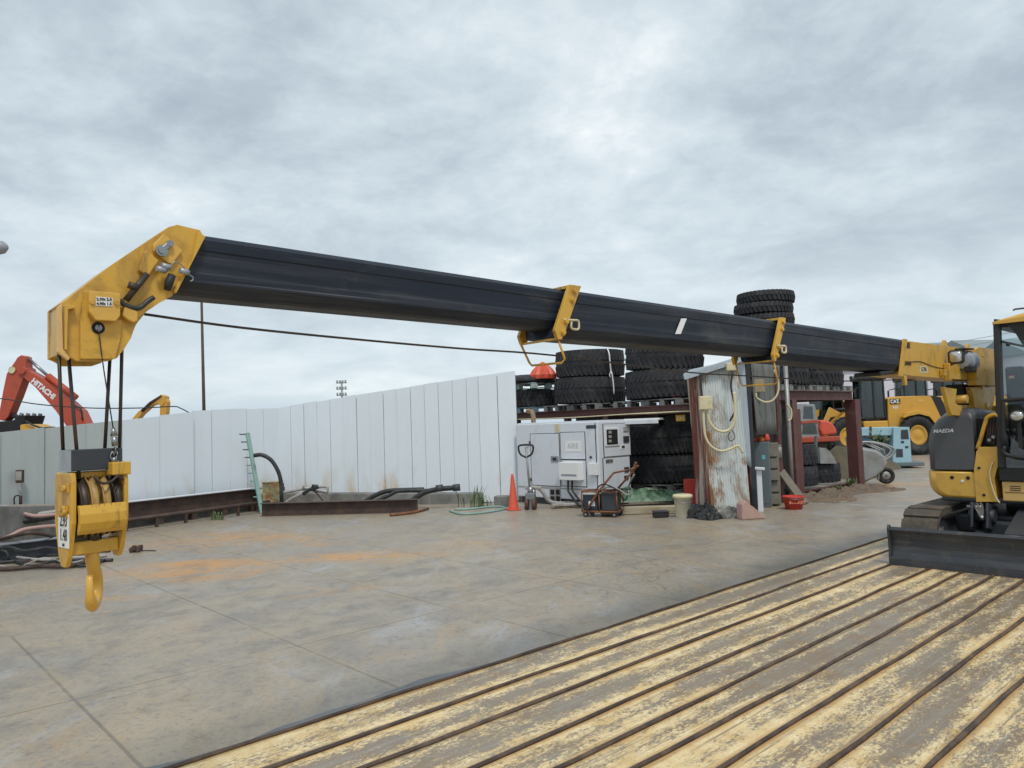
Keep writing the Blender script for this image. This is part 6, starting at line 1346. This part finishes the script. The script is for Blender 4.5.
# light blue machine at the end of the yard
lb = T('engine_welder', 'light blue machine with a long side arm behind the wheelbarrow', 'machine', G(905, 468), R(-6))
lo = lb.location; LD = lo.y
def lp(px, py, dy=0.): return at(px, py, LD+dy)-lo
a, b_ = lp(893.5, 461), lp(911, 427.5)
g = MB(); g.loft([[lp(893.5, 463, 0), lp(911.5, 463, 0), lp(909, 427, 0), lp(894, 427.5, 0)], [lp(893.5, 463, 0)+Vector((0, 1.4, 0)), lp(911.5, 463, 0)+Vector((0, 1.4, 0)), lp(909, 427, 0)+Vector((0, 1.4, 0)), lp(894, 427.5, 0)+Vector((0, 1.4, 0))]], True); bd = g.build('body', LBLUE, lb)
def lquad(name, pts, m, par, dy=-.012, th=.01):
    g = MB(); P = [lp(*q) for q in pts]; g.loft([[p+Vector((0, dy, 0)) for p in P], [p+Vector((0, dy+th, 0)) for p in P]], True); return g.build(name, m, par)
lquad('grille', [(901, 439), (908.5, 439), (907.5, 429.5), (901, 430)], DRK, bd); lquad('grille', [(896.5, 457), (903, 457), (902.5, 449), (896.5, 449)], DRK, bd)
lquad('label', [(905, 448), (908, 448), (908, 446), (905, 446)], DRK, bd); lquad('label', [(901, 443), (904, 443), (904, 441), (901, 441)], DRK, bd)
g = MB(); g.box((.05, .6, .12), (.95, 1.5, .12), None, .02); g.build('chassis', GREYC, lb)
g = MB(); q = lp(906, 464); g.cyl((q.x, .05, .12), (q.x, .2, .12), .14, 18); q = lp(899, 464); g.build('wheel', BLKR, lb)
g = MB(); q0, q1 = lp(851, 432, .3), lp(896, 431, .3); g.bar(q0, q1, .4, .26, .02); g.build('side_arm', LBLUE, lb)
lquad('arm_band', [(872, 436.5), (874, 436.5), (874, 426.5), (872, 426.5)], DRK, lb, .08, .02)
g = MB(); q0, q1 = lp(851, 440.5, .5), lp(871, 440.5, .5); g.bar(q0, q1, .5, .2, .02); g.build('lower_box', mat('mid_blue_paint', (.10, .24, .40), .5), lb)
g = MB(); q0, q1 = lp(885, 436, .5), lp(885, 464, .5); g.bar(q0, q1, .35, .6, .02); g.build('inner_frame', GREYC, lb)
weed_p = G(879, 468)
g = MB(); rnd = random.Random(9)
for k in range(160):
    c = at(rnd.gauss(878, 4), rnd.gauss(441, 4), 21.5); e = Vector((rnd.uniform(-1, 1), rnd.uniform(-1, 1), rnd.uniform(-1, 1))).normalized()*.12; f2 = Vector((-e.y, e.x, e.z*.3))*.4; g._f(g._v([c, c+e*.5+f2, c+e, c+e*.5-f2]))
c = at(878, 441, 21.5); g.tube([(c.x, c.y, 0), (c.x, c.y, c.z)], .02, 6)
for k in range(8):
    a = rnd.random()*6; g.tube([(c.x, c.y, c.z*.4+.05*k), (c.x+.2*math.cos(a), c.y+.2*math.sin(a), c.z*.6+.06*k)], .008, 5)
tag(g.build('bush', LEAF), 'small yellow-green bush behind the wheelbarrow', 'bush')
def mound(px, py, D, w, h, label, m):
    p_ = at(px, py, D); g = MB(); ph = px
    def f(u, v):
        a = 2*PI*u; rr = (1-v); return Vector((p_.x, p_.y, 0)) + Vector((w*rr*math.cos(a)*(1+.2*math.sin(3*a+ph)), w*.7*rr*math.sin(a), h*(1-rr*rr)*(1+.5*nz.noise(Vector((3*math.cos(a)*rr, 3*math.sin(a)*rr, px)))) + .12*nz.noise(Vector((9*math.cos(a)*rr, 9*math.sin(a)*rr, px)))*min(1, 4*(1-rr))))
    g.grid(f, 40, 10, False); return tag(g.build('soil_heap', m), label, 'heap')
SOIL = mat('brown_soil', (.13, .10, .075), .95, dirt=(.09, .095, .05), dscale=4, damt=(.45, .7), bmp=.8)
mound(836, 455, 20.5, 1.0, .85, 'heap of brown soil and scrap behind the right wing', SOIL)
mound(868, 462, 22.8, .9, .5, 'lower soil heap behind the wheelbarrow', SOIL)

# ------------------------------------------------------------------ wheel loaders in the background
def wheel_part(par, x, y, r, w):
    m = Matrix.Translation((x, y, r)) @ Matrix.Rotation(PI/2, 4, 'X'); g = MB(); h = w/2
    g.lathe([(r*.5, -h*.7), (r*.8, -h), (r*.95, -h*.85), (r, -h*.5), (r, h*.5), (r*.95, h*.85), (r*.8, h), (r*.5, h*.7)], m, 32, True, True)
    for k in range(22):
        a = 2*PI*k/22
        for s_ in (-1, 1):
            c = Vector((r*1.005*math.cos(a+.08*s_), r*1.005*math.sin(a+.08*s_), s_*h*.45)); g.box((0, 0, 0), (.05, .12, h*.8), None, 0, m @ Matrix.Translation(c) @ Matrix.Rotation(a, 4, 'Z') @ Matrix.Rotation(.35*s_, 4, 'X'))
    wt_ = g.build('wheel', TYRE, par)
    g = MB(); g.lathe([(.02, -h*.55), (r*.2, -h*.5), (r*.40, -h*.3), (r*.5, -h*.7), (r*.5, h*.7), (r*.40, h*.3), (r*.2, h*.5), (.02, h*.55)], m, 24); g.build('rim', LYEL, wt_)
def make_loader(label):
    t = T('wheel_loader', label, 'wheel loader', (0, 0, 0), 0, 'yellow wheel loaders parked in a row')   # forward = -x
    for x in (-1.65, 1.45):
        for y in (-1.0, 1.0): wheel_part(t, x, y, .78, .55)
    g = MB()
    prof = [(.25, 1.0), (.3, 2.24), (.5, 2.32), (2.0, 2.30), (2.65, 2.2), (2.95, 1.95), (2.98, 1.45), (2.5, .72), (2.15, .72), (2.05, 1.1), (1.9, 1.38), (1.45, 1.5), (.95, 1.35), (.75, 1.0)]
    g.prism(prof, xz, -.82, .82, .05); hd = g.build('hood', LYEL, t)
    g = MB(); g.prism([(2.2, 2.305), (2.62, 2.23), (2.95, 1.5), (2.6, 1.4)], xz, -.835, .835, .01); g.build('rear_grille', BLKR, hd)
    g = MB(); g.prism([(.85, 1.45), (1.05, 1.55), (1.5, 1.62), (1.95, 1.5), (2.2, 1.15), (2.32, 1.18), (2.05, 1.6), (1.5, 1.75), (.95, 1.66), (.8, 1.5)], xz, -1.3, -.7, .02); g.prism([(.85, 1.45), (1.05, 1.55), (1.5, 1.62), (1.95, 1.5), (2.2, 1.15), (2.32, 1.18), (2.05, 1.6), (1.5, 1.75), (.95, 1.66), (.8, 1.5)], xz, .7, 1.3, .02); g.build('fender', LYEL, t)
    g = MB(); g.prism([(-1.0, .75), (.6, .75), (2.8, .7), (2.9, 1.05), (.5, 1.1), (-.2, 1.25), (-1.0, 1.2)], xz, -.45, .45, .04); g.box((-.35, -.85, 1.2), (1.1, .4, .35), None, .04); g.box((-.35, .85, 1.2), (1.1, .4, .35), None, .04); g.build('frame', LYEL, t)
    g = MB(); g.box((.2, -.95, .6), (.7, .1, .7)); g.build('ladder', BLKR, t)
    # cab
    g = MB()
    for x, dx in ((-.95, .12), (.18, -.02), (-.3, 0)):
        for y in (-.72, .72): g.bar((x, y, 1.45), (x+dx, y, 3.08), .08, .08, .01)
    g.box((-.35, 0, 1.5), (1.3, 1.52, .12), None, .03); g.box((-.34, 0, 3.1), (1.35, 1.55, .16), None, .05); cb = g.build('cab_frame', BLKR, t)
    g = MB(); g.box((-.35, -.7, 2.3), (1.0, .02, 1.5)); g.box((-.35, .7, 2.3), (1.0, .02, 1.5)); g.box((-.9, 0, 2.3), (.02, 1.35, 1.5)); g.box((.16, 0, 2.4), (.02, 1.35, 1.2)); g.build('cab_glass', GLASSD, cb)
    g = MB(); g.box((-.1, 0, 1.85), (.4, .5, .6), None, .08); g.box((-.65, 0, 1.9), (.15, .3, .7), None, .05); g.build('seat', BLKR, cb)
    for y in (-.95, .95):
        g = MB(); g.tube([(-.9, y*.78, 2.75), (-1.15, y*1.05, 2.7)], .02, 8); g.box((-1.18, y*1.1, 2.5), (.06, .2, .36), None, .03); g.build('mirror', BLKR, cb)
    g = MB(); g.box((-1.0, -.5, 3.2), (.12, .18, .12), None, .03); g.box((-1.0, .5, 3.2), (.12, .18, .12), None, .03); g.build('roof_lamp', BLKR, cb)
    # lift arm and bucket
    for y in (-.5, .5):
        g = MB(); g.prism([(-.95, 1.95), (-.7, 2.0), (-1.6, 1.75), (-2.6, 1.0), (-3.1, .55), (-3.3, .5), (-3.3, .25), (-3.0, .3), (-2.3, .85), (-1.5, 1.4), (-1.0, 1.65)], xz, y-.07, y+.07, .015); g.build('lift_arm', LYEL, t)
    g = MB(); g.prism([(-1.9, 1.6), (-1.7, 1.75), (-2.2, 2.0), (-2.7, 1.1), (-2.5, 1.05), (-2.2, 1.6)], xz, -.1, .1, .02); g.build('bell_crank', LYEL, t)
    g = MB(); g.tube([(-1.0, 0, 1.9), (-2.1, 0, 1.85)], .08, 12); g.build('tilt_cylinder', BLKR, t)
    g = MB(); g.prism([(-3.25, .1), (-4.35, .05), (-4.35, .09), (-3.45, .16), (-3.3, .4), (-3.35, .9), (-3.75, 1.25), (-3.8, 1.22), (-3.42, .88), (-3.25, .9), (-3.15, .5)], xz, -1.3, 1.3, 0); bu = g.build('bucket', LYEL, t)
    g = MB()
    for y in (-1.32, 1.28): g.prism([(-3.25, .1), (-4.3, .07), (-3.78, 1.24), (-3.35, .9)], xz, y, y+.04)
    g.build('bucket_side', LYEL, bu)
    g = MB(); g.box((.62, -.836, 2.12), (.46, .004, .2), None, .001); g.build('emblem_plate', BLKR, hd)
    text('lettering', 'CAT', .19, WINK, hd, (.60, -.842, 2.12), ROT_NY, bold=.008); g = MB(); g.prism([(.70, 2.04), (.84, 2.04), (.77, 2.14)], xz, -.843, -.8395); g.build('emblem_triangle', LYEL, hd)
    text('lettering', '910', .15, WINK, hd, (.62, -.828, 1.88), ROT_NY, bold=.006)
    g = MB(); g.box((1.75, -.825, 2.12), (.22, .006, .08)); g.build('model_plate', PALE, hd)
    return t
ld = make_loader('nearest yellow wheel loader with its whole cab and engine hood in view')
p_ = at(871, 450, 31); LR = R(-13); ldir = Vector((math.cos(LR), math.sin(LR), 0)); lside = Vector((-ldir.y, ldir.x, 0))
ld.location = Vector((p_.x+.35, 31, 0)); ld.rotation_euler = (0, 0, LR); ld.scale = (.84, .9, 1.02)
for i, lab in enumerate(('second yellow wheel loader, its dark tail grille right of the nearest one', 'third yellow wheel loader behind the second one', 'fourth yellow wheel loader, half hidden behind the charcoal cover of the crane')):
    c = copy_tree(ld); c.location = ld.location + Vector((2.9, 2.1, 0))*(i+1); c['label'] = lab
c = copy_tree(ld); c.location = (at(826, 440, 33).x+.6, 33.5, 0); c.rotation_euler = (0, 0, R(0)); c['label'] = 'yellow wheel loader seen through the right wing of the rack'
# red and grey mini digger seen through the rack
t = T('mini_digger', 'red mini digger with grey cab seen through the right wing of the rack', 'mini digger', (at(802, 450, 22).x, 22, 0), R(10))
def tp_(px, py): p = at(px, py, 22); return (p.x-t.location.x, p.z)
g = MB(); g.prism([tp_(*q) for q in ((791, 440), (812, 440), (812, 432), (806, 405), (793, 404), (789, 412))], xz, -.5, .5, .03); cb = g.build('cab_frame', CAGE, t)
g = MB(); g.prism([tp_(*q) for q in ((793, 419), (804, 419), (803, 407), (794, 407))], xz, -.51, -.49); g.prism([tp_(*q) for q in ((792, 434), (808, 434), (806, 424), (793, 423))], xz, -.512, -.495); g.build('cab_window', GLASSD, cb)
g = MB(); g.prism([tp_(*q) for q in ((791, 421.5), (808, 420), (808.5, 422.5), (791, 424))], xz, -.53, -.48, .005); g.build('red_stripe', HRED, cb)
g = MB(); P = [tp_(*q) for q in ((810, 420), (816, 420.5), (823, 423), (827, 429), (828, 434), (812, 436), (809, 430))]; g.prism(P, xz, -.6, .6, .06); g.build('engine_cover', ORR, t)
g = MB(); g.prism([tp_(*q) for q in ((786, 437), (830, 436), (830, 441), (786, 443))], xz, -.62, .62, .03); g.build('deck', HRED, t)
g = MB(); g.box((.1, -.45, .22), (1.9, .3, .44), None, .12); g.box((.1, .45, .22), (1.9, .3, .44), None, .12); g.box((.1, 0, .6), (.9, .9, .7), None, .05); g.build('crawler_track', TRKM, t)
# far buildings and wires
t = T('warehouse', 'pale lilac warehouse wall far behind the wheel loaders', 'building', (at(842, 420, 52).x, 52, 0), 0)
z1 = at(845, 371, 52).z
g = MB(); g.box((1.5, 3, z1/2), (15, 6, z1)); wl_ = g.build('wall', BWALL, t)
g = MB(); g.box((1.5, 3, z1+.06), (15.3, 6.3, .12)); g.build('roof', BROOF, t)
for k in range(7): g = MB(); g.box((-5.4+2.3*k, -.012, z1/2), (.05, .02, z1-.1)); g.build('wall_joint', BROOF, wl_)
for k in (0, 1, 2): g = MB(); g.box((-1.9+3.2*k, -.02, z1*.86), (.8, .04, .6)); w_ = g.build('window', BROOF, wl_); g = MB(); g.box((-1.9+3.2*k, -.05, z1*.86), (.6, .03, .42)); g.build('pane', GLASSD, w_)
t = T('hall', 'long low hall with grey-green roof far right behind the crane cab', 'building', (at(1001, 420, 70).x, 70, 0), R(-8))
z1 = at(975, 352, 70).z; z2 = at(975, 341.5, 70).z
g = MB(); g.box((3, 5, z1/2), (16, 9, z1)); g.build('wall', BWALL, t)
g = MB(); g.prism([(-.3, z1-.2), (9.6, z1-.2), (4.7, z2+.5)], lambda u, v, t_: (t_, u, v), -5.2, 11.2); g.build('roof', BROOF, t)
g = MB(); g.cyl((1.3, 2, z1), (1.3, 2, z2+1.6), .18, 10); g.build('flue', DRK, t)
for i, (ya, yb2) in enumerate(((345, 331), (349, 338))):
    hose('power_line', ['upper thin power line running to the right behind the cab', 'lower thin power line running to the right behind the cab'][i], 'cable', [at(935, ya, 60), at(975, (ya+yb2)/2+1, 58), at(1040, yb2-4, 55)], .02, PIPEG, 6)
for k, (px, D) in enumerate(((1010, 63), (1060, 60))):
    p_ = at(px, 380, D); t = T('house', ['grey far house seen through the cab windscreen', 'pale far house beyond the right edge'][k], 'building', (p_.x, D, 0), R(10)); zz = at(px, 352, D).z
    g = MB(); g.box((0, 3, zz/2), (5, 6, zz)); wl_ = g.build('wall', CONC if k == 0 else BWALL, t); g = MB(); g.prism([(-.3, zz-.1), (6.3, zz-.1), (3, zz+1.4)], lambda u, v, t_: (t_, u, v), -2.8, 2.8); g.build('roof', BROOF, t)
    for q in (-1.2, 1.2): g = MB(); g.box((q, -.02, zz*.7), (.9, .05, 1.0)); g.build('window', DRK, wl_)
